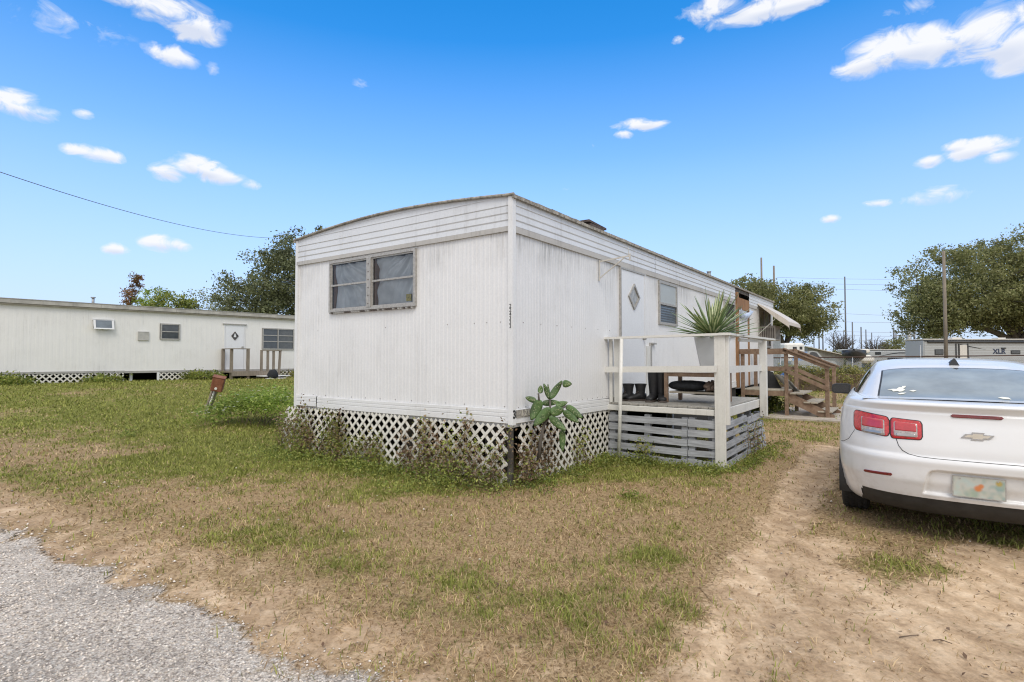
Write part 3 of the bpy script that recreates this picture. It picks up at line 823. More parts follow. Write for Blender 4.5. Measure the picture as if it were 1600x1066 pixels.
# ---- lattice skirting: separate panels, the last one hanging loose
def lat_panel(u0, u1, z0, z1, place, lab=None, keep=None):
    m = MB(); lattice(m, u0, u1, z0, z1, place, keep=keep); return m.build('lattice_panel', M['lattice'], home, lab)
def leanF(base, lean, rot=0):
    def f(u, o, z): return (-(base+o+lean*(0.72-z)/.72), u, z+rot*(u-3.0))
    return f
lat_panel(.045, 1.58, -.02, .69, leanF(.01, .03)); lat_panel(1.60, 3.02, -.02, .70, leanF(.015, .02))
lat_panel(3.02, 4.34, -.02, .70, leanF(.02, .13, -.01), 'loose lattice panel leaning outward at the left end')
lat_panel(.10, 1.30, -.02, .69, lambda u, o, z: (u, -(.01+o+.03*(.7-z)), z)); lat_panel(1.31, 2.50, -.02, .68, lambda u, o, z: (u, -(.0+o), z))
M['pier'] = mat_simple('dark_pier', (.11,.10,.09), .9, var=.4)
for a_, b_ in (((.05,.05,-.02),(.10,.10,.70)),((.55,.62,-.02),(.75,.82,.66)),((2.6,.5,-.02),(2.9,.9,.66)),((.5,2.0,-.02),(.8,2.3,.66))): m = MB(); m.box(a_, b_); m.build('pier', M['pier'], home)
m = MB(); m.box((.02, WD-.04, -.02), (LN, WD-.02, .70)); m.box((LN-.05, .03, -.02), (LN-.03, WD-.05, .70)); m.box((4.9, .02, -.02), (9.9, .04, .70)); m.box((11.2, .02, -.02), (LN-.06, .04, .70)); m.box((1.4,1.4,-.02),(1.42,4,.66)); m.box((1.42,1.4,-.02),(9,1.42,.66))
m.build('underfloor_light_blocker', M['dark'], home)  # unseen near-black skirts and sheets added so the space below stays dark

# ------------------------------------------------------------------ air conditioner in the rear window
ac = MB(); ac.bbox((12.75,-.42,1.98), (13.45,.02,2.42), .012)
for z in np.arange(2.03, 2.38, .035): ac.box((12.79,-.428,z), (13.41,-.421,z+.014), 1)
for y in np.arange(-.38, -.03, .05): ac.box((12.744,y,2.05), (12.749,y+.022,2.36), 1)
a = ac.build('air_conditioner', [mat_simple('dull_beige_case', (.38,.35,.31), .6), M['screw']], None); a.location = C0; a.rotation_euler = (0,0,RZ)
tag(a, 'white box air conditioner sticking out of the rear window under the awning', 'air conditioner')

# ------------------------------------------------------------------ porch
porch = empty('porch', C0, RZ, 'low white painted wooden porch with rails around the diamond window door', 'porch')
m = MB(); yy = -1.60; g2 = random.Random(2)
while yy < -.03:
    m.bbox((2.42+g2.random()*.012, yy, .772+g2.random()*.004), (4.78+g2.random()*.02, yy+.133, .800+g2.random()*.004), .004); yy += .14
m.build('deck_board', M['deck_wood'], porch)
m = MB(); m.bbox((2.395,-1.555,.69), (2.425,-.0,.771)); m.bbox((2.436,-1.625,.645), (4.80,-1.595,.775)); m.bbox((4.79,-1.594,.66), (4.815,-.04,.77))
m.build('fascia_board', M['white_wood'], porch)
def post(x0, x1, y0, y1, z0, z1, mat='white_wood'):
    m = MB(); m.bbox((x0, y0, z0), (x1, y1, z1), .006); return m.build('post', M[mat], porch)
post(2.375, 2.405, -1.70, -1.56, -.05, 1.745); post(2.405, 2.47, -1.74, -1.64, .58, 1.745)
post(2.44, 2.50, -.20, -.10, .80, 1.735); post(2.44, 2.49, -.07, -.02, .80, 1.735); post(4.70, 4.79, -1.74, -1.63, .50, 1.735)
def rail(p, q, w, h):
    m = MB(); m.beam(p, q, w, h); return m.build('rail', M['white_wood'], porch)
rail((2.38, .00, 1.745), (2.39, -1.78, 1.765), .10, .032)
rail((2.34, -1.69, 1.768), (5.45, -1.69, 1.775), .115, .03)
rail((3.3, -1.66, 1.715), (5.05, -1.66, 1.735), .04, .045)
rail((2.35, .00, 1.285), (2.35, -1.60, 1.310), .026, .085)
rail((2.48, -1.66, 1.30), (4.72, -1.66, 1.29), .03, .095)
for x in (2.6, 4.6):
    for y in (-1.5, -.2): post(x, x+.09, y, y+.09, -.05, .77, 'grey_wood')

# pallets that skirt the porch, each one a thing
def pallet(name, length, height, place4, label, slats=5, lean=0, seed=0):
    g = random.Random(seed); root = empty(name, (0,0,0), 0, label, 'pallet', 'grey pallets standing on edge around the porch')
    root.matrix_world = place4
    m = MB()
    for i in range(slats):
        z = height*(i+.42)/slats; w = height/slats*.66*(.9+.2*g.random())*(1.15 if i == slats-1 else 1); tl = (g.random()-.5)*.02
        m.beam((0, -.012-.002*i, z+tl), (length, -.012-.002*i, z-tl), .018, w)
    m.build('slat', M['grey_wood'], root)
    k = 3 if length > .9 else 2
    for i in range(k):
        x = .045+(length-.09)*i/(k-1)
        m = MB(); m.bbox((x-.045, .004, .01), (x+.045, .085, height)); m.build('stringer', M['grey_wood'], root)
def PM(p, xd, tilt=0):
    xd = Vector((xd[0], xd[1], xd[2] if len(xd) > 2 else 0)).normalized(); up = Vector((0,0,1)); ya = up.cross(xd).normalized()
    m = Matrix((xd, ya, xd.cross(ya))).transposed().to_4x4() @ Matrix.Rotation(tilt, 4, 'X'); m.translation = Vector(p); return m
ux, uy = HW(1,0)-HW(0,0), HW(0,1)-HW(0,0)
pallet('pallet', 1.16, .665, PM(HW(2.425, -.02, .0), (-uy.x, -uy.y, -.015), R(-1)), 'grey pallet on edge beside the lattice, left one under the porch front', seed=1)
pallet('pallet', .40, .665, PM(HW(2.425, -1.19, -.01), (-uy.x, -uy.y, -.01), R(-1)), 'short grey pallet piece under the porch front, against the tall white post', seed=2)
pallet('pallet', 1.35, .62, PM(HW(2.47, -1.66, -.01), (ux.x, ux.y, .005), R(-6)), 'grey pallet leaning under the porch side right of the tall white post', seed=3)
pallet('pallet', 1.02, .60, PM(HW(3.84, -1.68, -.02), (ux.x, ux.y, .0), R(-8)), 'weed-grown grey pallet at the far end of the porch side, nearest the wooden steps', seed=4)
m = MB(); m.box((2.62,-1.50,-.02), (2.64,-.1,.66)); m.box((4.6,-1.5,-.02),(4.62,-.1,.66))
# thin white pole in front of the porch
m = MB(); p0 = HW(2.30,-.235,-.03); m.tube([p0, HW(2.31,-.26,.9), HW(2.34,-.27,1.73)], .027, 10)
o = m.build('pole', M['pvc']); tag(o, 'thin white pole standing in the grass, leaning on the porch rail beside the lattice', 'pole')

# ------------------------------------------------------------------ things on the porch
TZ = 1.285
tb = empty('side_table', HW(2.93, -1.09, .805), RZ, 'small brown wooden table on the porch carrying the planter', 'table')
m = MB(); m.bbox((-.07,-.42,TZ-.84), (.62,.40,TZ-.80)); m.build('tabletop', M['brown_wood'], tb)
m = MB(); m.box((-.05,-.39,.38), (-.03,.37,.44)); m.build('apron', M['brown_wood'], tb)
for x, y in ((-.06,-.40),(-.06,.34),(.55,-.40),(.55,.34)):
    m = MB(); m.bbox((x,y,0), (x+.055,y+.055,TZ-.845)); m.build('leg', M['brown_wood'], tb)
m = MB(); m.bbox((-.02,-.35,.135), (.55,.33,.16)); m.build('shelf', M['tan_wood'], tb)
# cushion & cloth on the shelf
def blob(name, c, r, mat, lab, cat, seed, amp=.12, ex=2.6):
    g = np.random.default_rng(seed); ph = g.random((6,3))*6; rows = []
    for i in range(19):
        a = math.pi*i/18
        row = []
        for j in range(32):
            t = 2*math.pi*j/32
            def se(v, e=2/ex): return math.copysign(abs(v)**e, v)
            x, y, z = se(math.sin(a))*se(math.cos(t)), se(math.sin(a))*se(math.sin(t)), math.cos(a)
            k = 1+amp*sum(math.sin(3*x*(q+1)+ph[q,0])*math.sin(3*y*(q+1)+ph[q,1])*math.sin(2*z+ph[q,2]) for q in range(5))/2
            row.append((c[0]+x*r[0]*k, c[1]+y*r[1]*k, max(c[2]-r[2]*.92, c[2]+z*r[2]*k)))
        rows.append(row+[row[0]])
    m = MB(); m.grid(rows, 0, True); o = m.build(name, mat, recalc=True); o.location = C0; o.rotation_euler = (0,0,RZ); tag(o, lab, cat); return o
blob('cushion', (3.15,-.98,1.045), (.22,.29,.075), M['black_cloth'], 'flat black cushion lying on the shelf of the porch table', 'cushion', 3, .06, 3)
blob('cloth', (3.1,-1.34,1.035), (.17,.11,.068), M['brown_cloth'], 'crumpled brown cloth beside the black cushion on the table shelf', 'cloth', 9, .5, 2.4)
# boots
def boot(kind, x, y, yaw, label, grp):
    root = MB()
    if kind == 'work': hs, rs = .255, [(.0,.062,.050),(.06,.060,.052),(.12,.060,.055),(.18,.066,.060),(.235,.078,.068),(.255,.080,.070)]
    else: hs, rs = .46, [(.0,.058,.048),(.08,.055,.048),(.16,.058,.052),(.26,.066,.060),(.36,.072,.066),(.45,.076,.070),(.46,.077,.071)]
    rings = [[(rx*math.cos(t), ry*math.sin(t), z+.0) for t in np.linspace(0, 2*math.pi, 16, endpoint=False)] for z, rx, ry in rs]
    root.loft(rings[1:], 0, False, True)
    inner = [[(x_*.86, y_*.86, z_) for x_, y_, z_ in rings[-1]], [(x_*.7, y_*.7, z_-.14) for x_, y_, z_ in rings[-1]]]
    root.loft([rings[-1]]+inner, 0, False, True)
    foot = []
    for xx, w, h in ((-.075,.030,.05),(-.065,.044,.10),(-.02,.048,.125),(.04,.046,.115),(.09,.048,.085),(.14,.052,.070),(.185,.050,.060),(.215,.038,.048),(.225,.018,.035)):
        foot.append([(xx, w*math.copysign(abs(math.cos(t))**.8, math.cos(t)), .016+h*.5+h*.5*math.sin(t)) for t in np.linspace(0, 2*math.pi, 14, endpoint=False)])
    root.loft(foot, 0, True, True)
    sole = []
    for xx, w in ((-.085,.030),(-.07,.045),(0,.044),(.06,.042),(.13,.054),(.19,.052),(.228,.036),(.236,.018)):
        sole.append([(xx, w, 0), (xx, w, .022), (xx, -w, .022), (xx, -w, 0)])
    root.loft(sole, 1, True, False)
    if kind == 'work':
        for k in range(6): root.tube([(.062-.004*k,-.03,.09+k*.024),(.075-.006*k,0,.10+k*.024),(.062-.004*k,.03,.09+k*.024)], .005, 5, 1)
        root.tube([(rx_*1.02*.98, ry_, .25) for rx_, ry_ in [(.078*math.cos(t), .068*math.sin(t)) for t in np.linspace(0,2*math.pi,17)]], .008, 6, 0)
    root.v = [(a*1.12, b_*1.2, c_) for a, b_, c_ in root.v]
    o = root.build('work_boot' if kind == 'work' else 'rubber_boot', [M['black_rubber'], M['screw']])
    o.location = HW(x, y, .806); o.rotation_euler = (0, 0, RZ+yaw); tag(o, label, 'boot', grp); return o
boot('work', 2.86, -.14, R(140), 'black laced work boot on the porch, left one of the pair beside the door', 'pair of black work boots on the porch')
boot('work', 2.95, -.30, R(146), 'black laced work boot on the porch, right one of its pair, nearer the tall boots', 'pair of black work boots on the porch')
boot('rubber', 2.98, -.49, R(185), 'tall black rubber boot on the porch, left one of its pair, beside the work boots', 'pair of tall black rubber boots on the porch')
boot('rubber', 3.02, -.60, R(205), 'tall black rubber boot on the porch, right one of its pair, beside the table leg', 'pair of tall black rubber boots on the porch')

# planter + yucca
PX, PY = 3.02, -1.36
pot = empty('planter', HW(PX, PY, TZ+.0), RZ, 'square tapered white planter standing on the porch table', 'planter')
def sqr(hw, z, c=.02): return [(-hw+c,-hw,z),(hw-c,-hw,z),(hw,-hw+c,z),(hw,hw-c,z),(hw-c,hw,z),(-hw+c,hw,z),(-hw,hw-c,z),(-hw,-hw+c,z)]
m = MB(); m.loft([sqr(.135,.005), sqr(.205,.46), sqr(.205,.475), sqr(.185,.475), sqr(.18,.42)], 0, False, False); m.add(sqr(.136,.006), [tuple(range(8))[::-1]])
m.build('pot', M['pot'], pot)
m = MB(); m.add(sqr(.183,.43), [tuple(range(8))]); m.build('soil', M['soil'], pot)
def yucca(loc):
    g = random.Random(11); root = MB()
    for k in range(92):
        az = g.random()*2*math.pi; el = R(84)*(1-((k+.5)/92.)**.55)+R(6)*g.random(); Lg = .50+.24*g.random()
        d = Vector((math.cos(az)*math.cos(el), math.sin(az)*math.cos(el), math.sin(el))); side = Vector((-math.sin(az), math.cos(az), 0))
        up = side.cross(d)*-1
        rows = []; p = Vector((0,0,.03+.06*(1-k/92))); dd = d.copy(); droop = (.05+.30*g.random())*(1.1-math.sin(max(0,el)))
        for i in range(9):
            t = i/8; w = .029*(math.sin(math.pi*min(1,(t*.82+.18)))**.7)*(1 if t < .98 else .1)
            nn = side.cross(dd)
            rows.append([p-side*w+nn*w*.35, p-side*w*.42, p, p+side*w*.42, p+side*w+nn*w*.35]); p = p+dd*(Lg/8); dd = (dd-Vector((0,0,1))*droop/8*(t*2)).normalized()
        n0 = len(root.f); root.grid(rows, 0, True)
        for q in range(8):
            for c in range(4): root.m[n0+q*4+c] = 1 if c in (1, 2) else 0
    o = root.build('yucca', [M['yucca_green'], M['yucca_cream']]); o.location = loc
    tag(o, 'spiky green and cream striped yucca growing in the white planter', 'plant')
yucca(HW(PX, PY, TZ+.43))

# ------------------------------------------------------------------ prickly pear
CB = HW(.60, -.34, 0)
cac = empty('prickly_pear', CB, 0, 'green prickly pear cactus spilling out in front of the lattice by the corner', 'cactus')
PXM = 6.40/870
def cpt(zx, zy, dy=0): return Vector(((700+zx/5.33-800)*PXM-CB.x, 6.40-CB.y+dy, H_CAM+(560-560-zy/5.33)*PXM))
pads = [((850,338),(952,188),58,.03),((952,212),(1032,214),62,.0),((852,345),(798,212),44,.05),((850,345),(834,218),22,.08),((768,292),(773,226),46,0),
        ((736,358),(646,326),50,.02),((768,345),(692,512),88,0),((852,412),(714,556),86,-.03),((783,378),(930,366),54,.06),((850,448),(955,418),82,-.05),((898,402),(998,368),56,.02),
        ((984,396),(1118,496),64,.03),((958,438),(1088,534),60,0),((843,478),(972,592),66,-.04),((950,590),(952,772),54,-.02)]
for n_, ((ax_, ay_), (bx_, by_), wz_, dy) in enumerate(pads):
    g = random.Random(n_+5); A = cpt(ax_, ay_, dy); B = cpt(bx_, by_, dy+(g.random()-.5)*.10); Lp = (B-A).length; wp = wz_/5.33*PXM
    d = (B-A).normalized(); sd_ = d.cross(Vector((0,-1,0))).normalized(); nn = d.cross(sd_)
    m = MB(); rings = []
    for i in range(13):
        t = i/12; r = max(.007, wp*.5*math.sin(math.pi*max(.03, min(.985, t**.72)))**.55); th = min(.013, r*.8)*(.5 if i in (0, 12) else 1)
        rings.append([A+d*(t*Lp)+sd_*(r*math.cos(q))+nn*(th*math.sin(q)+.018*math.sin(math.pi*t)) for q in np.linspace(0, 2*math.pi, 18, endpoint=False)])
    m.loft(rings, 0, True, True)
    for k in range(26):      # areoles
        t = .12+.8*g.random(); u = (g.random()-.5)*1.5; r = wp*.5*math.sin(math.pi*t**.72)**.55; q = A+d*(t*Lp)+sd_*(r*u*.62)+nn*(-.0135+.018*math.sin(math.pi*t))
        m.add([q+sd_*.003, q+d*.003, q-sd_*.003, q-d*.003], [(0,1,2,3)], 1)
    m.build('pad', [M['cactus'], M['yucca_cream']], cac)
m = MB(); m.tube([cpt(755,870,.10), cpt(770,700,.08), cpt(800,560,.04), cpt(852,470,.02), cpt(850,405), cpt(850,345,.04)], [.022,.020,.017,.014,.012,.010], 8)
m.tube([cpt(758,352), cpt(752,290)], [.012,.010], 7); m.tube([cpt(800,560,.04), cpt(770,420,.02), cpt(760,345)], [.013,.011,.01], 7); m.tube([cpt(852,470,.02), cpt(920,430), cpt(985,398,.03)], .011, 7)
m.build('stem', M['bark'], cac)
# ------------------------------------------------------------------ wooden landing and steps
st = empty('wooden_steps', HW(10.05, -.05, 0), RZ, 'brown wooden landing with handrails and three steps beside the concrete slab', 'steps')
def beamo(name, p, q, w, h, mat='brown_wood', lab=None):
    m = MB(); m.beam(p, q, w, h, (0,0,1) if abs(Vector(q)[2]-Vector(p)[2]) < .9*(Vector(q)-Vector(p)).length else (0,1,0)); return m.build(name, M[mat], st, lab)
m = MB(); yy = -1.12
while yy < -.03: m.bbox((-.02, yy, .635), (1.45, yy+.128, .668), .004); yy += .137
m.build('decking', M['tan_wood'], st)
m = MB(); m.bbox((-.02,-1.13,.51), (.02,-.02,.633)); m.bbox((1.40,-1.13,.51), (1.44,-.02,.633)); m.bbox((.021,-1.13,.50), (1.399,-1.09,.633)); m.build('frame', M['brown_wood'], st)
for x, y, h in ((-.06,-1.14,1.68),(1.40,-1.14,1.68),(-.06,-.12,1.68),(1.40,-.12,1.68),(-.06,-2.02,1.24),(1.40,-2.02,1.24),(-.02,-.55,.5)):
    m = MB(); m.bbox((x,y,-.03), (x+.085,y+.085,h)); m.build('post', M['brown_wood'], st)
for x in (-.08, 1.49):
    beamo('rail', (x,-.02,1.62), (x,-1.12,1.63), .035, .13); beamo('rail', (x,-.02,1.18), (x,-1.12,1.18), .035, .09)
    beamo('handrail', (x,-1.05,1.66), (x,-2.03,1.22), .035, .10); beamo('handrail', (x+.0,-1.05,1.70), (x,-2.10,1.235), .10, .028)
    beamo('handrail', (x,-1.08,1.16), (x,-2.0,.72), .035, .09)
for x in (.0, 1.38):
    m = MB(); m.prism([(x,-1.15,.62),(x,-1.15,.36),(x,-1.95,-.02),(x,-2.12,-.02),(x,-2.12,.10)], (0,0,0), (.04,0,0)); m.build('stringer', M['brown_wood'], st)
for i, z in enumerate((.60,.395,.19)):
    m = MB(); y = -1.17-.30*i; m.bbox((-.04,y-.30,z-.035), (1.46,y-.155,z), .004); m.bbox((-.04,y-.145,z-.035), (1.46,y,z), .004); m.build('tread', M['tan_wood'], st)
    m = MB(); m.box((.05,y-.03,z-.20), (1.36,y-.01,z-.036)); m.build('riser', M['brown_wood'], st)
# items stored on the landing
m = MB(); m.prism([(0,0,0),(.34,-.02,0),(.30,0,.05),(.12,.02,.42),(.02,.02,.45)], (0,0,0), (0,.45,0)); o = m.build('black_bin', M['black_rubber']); o.location = HW(10.7,-.62,.67); o.rotation_euler = (0,0,RZ-.9); tag(o, 'dark slanted bin on the wooden landing beside the white sack', 'bin')
m = MB(); m.bbox((0,-.03,0), (.40,.02,.16), .01); o = m.build('blue_box', mat_simple('blue_plastic', (.03,.10,.30), .4)); o.location = HW(11.0,-.80,.98); o.rotation_euler = (R(0),R(55),RZ-.9); tag(o, 'small blue carton propped on the dark bin on the landing', 'carton')
m = MB(); rows = []
for i in range(12):
    t = i/11; rows.append([(t*.75, s*.26, .06*math.sin(math.pi*t)*(1-.3*abs(s))+.015*math.sin(t*17+s*5)) for s in np.linspace(-1,1,9)])
m.grid(rows, 0, True); m.grid([[(x, y, -.03) for x, y, z in r] for r in rows], 0, True, True)
o = m.build('white_sack', mat_simple('white_sack', (.70,.70,.68), .6, bmp=.3)); o.location = HW(10.75,-.85,1.02); o.rotation_euler = (0,R(48),RZ-R(62)); tag(o, 'white sack leaning over the dark bin on the wooden landing', 'sack')
# slab
m = MB(); P = [HW(9.3,-.75,.0),HW(9.35,-2.95,.0),HW(12.7,-2.9,.0),HW(12.7,-.75,.0)]
m.prism([(p.x,p.y,-.1) for p in P][::-1], (0,0,0), (0,0,.145)); o = m.build('concrete_path', M['concrete'], recalc=True); tag(o, kind='structure')

# ------------------------------------------------------------------ the second, far white home on the left
LG = .50
h2 = empty('mobile_home', (L0.x, L0.y, LG), RL, 'long low flat-roofed white home across the lawn behind the leaning mailbox', 'mobile home')
p2 = lambda u, o, z: (u, -o, z-LG)
U0, U1 = -4.0, 14.5
sid2 = mat_painted('cream_siding', (.82,.81,.785), (.45,.43,.39), .8, rough=.5, zfade=(2.9, -.3, .0))
b = MB(); hol = [(2.7,3.34,2.63,2.96),(5.05,5.80,2.26,2.94),(7.68,8.60,.9,3.03),(9.45,11.07,1.89,2.93)]
ribbed(b, U0, U1, .93, 3.5, p2, hol, per=.21, amp=.0022, seed=5); b.build('side_wall', sid2, h2)
b = MB(); b.box((U0,3.9,.43), (U1,3.92,2.98)); b.box((U0,.02,.43),(U0+.02,3.9,2.98)); b.box((U1-.02,.02,.43),(U1,3.9,2.98)); b.box((U0+.03,.05,.37),(U1-.03,3.88,.42)); b.box((U0+.03,1.5,.43),(U1-.03,1.52,2.9)); b.build('back_wall', sid2, h2)
b = MB(); b.box((U0-.1,-.16,2.955), (U1+.1,4.0,3.13)); b.build('roof', mat_simple('dull_roof_edge', (.40,.385,.35), .7, var=.25, scale=3), h2)
b = MB(); b.box((U0-.08,-.125,2.90), (U1,-.01,2.950)); b.build('soffit', mat_simple('soffit', (.33,.30,.25), .8), h2)
b = MB()
for u in np.arange(-3.4, 14, .9): b.box((u, -.172, 2.96), (u+.012, -.161, 3.125))
b.box((U0, -.176, 3.105), (U1+.1, -.161, 3.128)); b.build('roof_joint', M['alu'], h2)
b = MB(); slab(b, U0, 3.78, .86, .945, .004, .03, p2); slab(b, 3.78, 8.9, .84, .93, .004, .03, p2); slab(b, 8.9, U1, .84, .93, .004, .03, p2); b.build('skirt_board', mat_simple('grey_board', (.36,.35,.33), .7), h2)
def lat2(u0, u1, z0, z1):
    m = MB(); lattice(m, u0, u1, z0, z1, p2, sp=.21, w=.05); m.build('lattice_panel', M['lattice'], h2)
lat2(-3.9, -1.6, .47, .85); lat2(-1.58, .82, .47, .85); lat2(.84, 3.0, .47, .85); lat2(3.0, 3.75, .5, .85); lat2(5.0, 6.7, .44, .84); lat2(6.72, 7.6, .5, .84); lat2(10.2, 12.4, .44, .84); lat2(12.4, 14.4, .44, .84)
m = MB(); slab(m, 4.95, 5.03, .42, .85, .0, .05, p2); m.build('pier', M['trim'], h2); m = MB(); slab(m, 4.02,4.12,.45,.84,-.3,-.2,p2); m.build('pier', M['trim'], h2)
m = MB(); m.box((U0, 2.0, -.05), (U1, 2.02, .37)); m.box((U0,.1,-.05),(U0+.02,2.0,.37)); m.build('underfloor_light_blocker', M['dark'], h2)  # near-black sheets added behind the gap to make it dark
def win2(u0, u1, z0, z1, bars, vbars, lab):
    m = MB(); rect_frame(m, u0-.03, u1+.03, z0-.03, z1+.03, .055, .0, .05, p2)
    for z in bars: slab(m, u0, u1, z-.02, z+.02, .0, .045, p2)
    for u in vbars: slab(m, u-.025, u+.025, z0, z1, .0, .047, p2)
    w = m.build('window', M['alu'], h2, lab)
    m = MB(); slab(m, u0+.01, u1-.01, z0+.01, z1-.01, -.02, .015, p2); m.build('pane', M['glass'], w)
win2(5.08, 5.78, 2.28, 2.92, [2.60], [], 'small two-pane window right of the grey wall hatch')
win2(9.48, 11.05, 1.91, 2.91, [2.28, 2.58], [10.24], 'wide double window right of the door')
m = MB()
for z in np.arange(2.0, 2.9, .05): slab(m, 10.32, 10.98, z, z+.014, .016, .022, p2)
m.build('blind', mat_simple('blind', (.22,.22,.21), .6), h2)
m = MB(); slab(m, 2.68, 3.36, 2.60, 2.99, -.02, .0, p2); m.build('window_dark_backing', M['dark'], h2)  # flat near-black sheet painted in for the unlit opening
m = MB(); rect_frame(m, 2.66, 3.38, 2.96, 3.02, .025, .0, .05, p2)
a0, a1 = (.05, 2.97), (.16, 2.60)
def tl(u, t, k=0): return p2(u, a0[0]+(a1[0]-a0[0])*t+k*.03, a0[1]+(a1[1]-a0[1])*t+k*.012)
for (u, v) in ((2.68,2.75),(3.29,3.36)): m.prism([tl(u,0),tl(v,0),tl(v,1),tl(u,1)], (0,0,0), Vector(tl(u,0,1))-Vector(tl(u,0)))
m.prism([tl(2.75,.87),tl(3.29,.87),tl(3.29,1),tl(2.75,1)], (0,0,0), Vector(tl(0,0,1))-Vector(tl(0,0)))
w = m.build('awning_window', M['trim'], h2, 'small top-hung window propped open'); m = MB(); m.add([tl(2.75,.02,.5),tl(3.29,.02,.5),tl(3.29,.87,.5),tl(2.75,.87,.5)], [(3,2,1,0)]); m.build('pane', mat_simple('blue_grey_pane', (.16,.19,.22), .15), w)
m = MB(); slab(m, 4.24, 4.60, 2.22, 2.55, .0, .05, p2); rect_frame(m, 4.22, 4.62, 2.20, 2.57, .03, .0, .056, p2); m.build('wall_hatch', mat_simple('grey_hatch', (.44,.43,.40), .6), h2)
m = MB(); slab(m, 7.72, 8.57, .95, 2.98, -.02, .02, p2); d2 = m.build('door', M['door'], h2, 'white door with a dark diamond window')
m = MB(); rect_frame(m, 7.66, 8.63, .9, 3.03, .05, .0, .03, p2); slab(m, 7.6, 8.69, 3.03, 3.07, .0, .07, p2, 1); m.build('door_frame', [M['trim'], M['alu']], d2)
m = MB(); inn = diamond(m, 8.15, 2.50, .17, .21, .035, .02, .045, p2); dw = m.build('diamond_window', M['screw'], d2); m = MB(); m.add([p2(u,.025,z) for u, z in inn], [(0,1,2,3)]); m.build('pane', M['glass'], dw)
m = MB(); m.prism([p2(u,.03,z) for u,z in ((8.09,2.44),(8.21,2.44),(8.19,2.52),(8.16,2.62),(8.14,2.62),(8.11,2.52))], (0,0,0), (0,-.01,0)); m.build('pale_ornament', M['trim'], dw)
m = MB(); m.cyl(p2(8.50,.02,1.98), p2(8.50,.09,1.98), .04); m.build('knob', M['alu'], d2)
m = MB(); m.cyl((2.87,.9,3.1), (2.87,.9,3.42), .05); m.cyl((2.87,.9,3.42),(2.87,.9,3.46),.085); m.build('vent_pipe', M['galv'], h2)
# its steps
s2 = empty('wooden_steps', Vector((L0.x,L0.y,LG))+Matrix.Rotation(RL,3,'Z')@Vector((7.6,-.05,0)), RL, 'grey weathered landing and rails at the door of the far home', 'steps')
G2 = 'pole_wood'
for x, y, h in ((-.05,-1.0,1.36),(.62,-1.15,1.36),(-.05,-.1,1.36)):
    m = MB(); m.box((x,y,-.02), (x+.11,y+.11,h)); m.build('post', M[G2], s2)
m = MB(); m.box((-.06,-1.15,1.362), (.75,-1.0,1.40)); m.box((-.05,-1.0,1.362),(.05,0,1.40)); m.build('rail', M[G2], s2)
for i, x in enumerate((1.32,1.62,1.90,2.16)):
    m = MB(); m.beam((x,-1.05,.0 if i in (0,3) else .3), (x+(.06 if i == 3 else 0),-1.05,1.30), .09, .09, (0,1,0)); m.build('post', M[G2], s2)
m = MB(); m.box((1.28,-1.12,1.302), (2.28,-.98,1.335)); m.build('rail', M[G2], s2)
m = MB(); m.box((-.1,-1.2,.30), (1.7,0,.36)); m.box((-.1,-1.22,.15), (1.7,-1.20,.35)); m.build('decking', M[G2], s2)
m = MB(); m.box((1.0,-1.9,.12), (2.3,-1.25,.16)); m.box((1.1,-2.1,.02),(2.0,-1.92,.05)); m.build('tread', M['trim'], s2)
m = MB(); m.box((1.3,-1.7,0), (1.36,-1.3,.118)); m.box((2.1,-1.7,0), (2.16,-1.3,.118)); m.build('stringer', M[G2], s2)
o_ = Vector((L0.x,L0.y,LG))+Matrix.Rotation(RL,3,'Z')@Vector((9.05,-1.95,.03))
m = MB(); m.tube([(0,0,.0),(0,0,.1),(.05,0,.3),(.1,.05,.38)], [.22,.26,.2,.06], 9); o = m.build('trash_bag', M['black_cloth']); o.location = o_; tag(o, 'dark bag slumped by the steps of the far home', 'bag')

# ------------------------------------------------------------------ leaning mailbox post
mx, my = -7.05, 12.9
mz = gz(mx, my); mb_ = empty('mailbox', (mx, my, mz), R(-20), 'rusty brown mailbox on a leaning weathered board propped by a white pipe in the lawn', 'mailbox')
m = MB(); m.beam((-.04,0,-.1), (.36,0,.84), .045, .16, (0,1,0)); m.build('board', M['pole_wood'], mb_)
m = MB(); m.tube([(.07,-.10,-.05),(.36,-.09,.60)], .02, 8); m.build('pipe', M['pvc'], mb_)
m = MB(); m.bbox((-.02,-.16,-.19), (.27,.14,.19), .02); m.box((-.028,-.17,.192),(.28,.15,.204)); m.cyl((.271,-.02,-.10),(.285,-.02,-.10),.035,mat=1)
m.v = [(a*.82, b_*.82, c_*.84) for a, b_, c_ in m.v]
m.xform(Matrix.Translation((.40,-.03,.72)) @ Matrix.Rotation(R(17),4,'Y') @ Matrix.Rotation(R(-50),4,'Z'))
m.build('box', [M['rust'], M['pvc']], mb_)

# ------------------------------------------------------------------ leafy plants
def scatter_weeds(name, places, size, mat, label, cat, kind=None, seed=3, per=60, spread=(.18,.18,.10), group=None, parent=None, up=.3):
    g = np.random.default_rng(seed); C = []
    for (x, y, s) in places:
        k = int(per*s); q = g.normal(size=(k, 3))*np.array(spread)*s; z = ground_z(x+q[:,0], y+q[:,1])
        C.append(np.stack([x+q[:,0], y+q[:,1], z+.01+np.abs(q[:,2])*1.25], 1))
    C = np.concatenate(C); V, Fc = leaf_pts(C, size, g, .5, up); o = np_mesh(name, V, Fc, M[mat], parent)
    return tag(o, label, cat, group, kind)
g = np.random.default_rng(14)
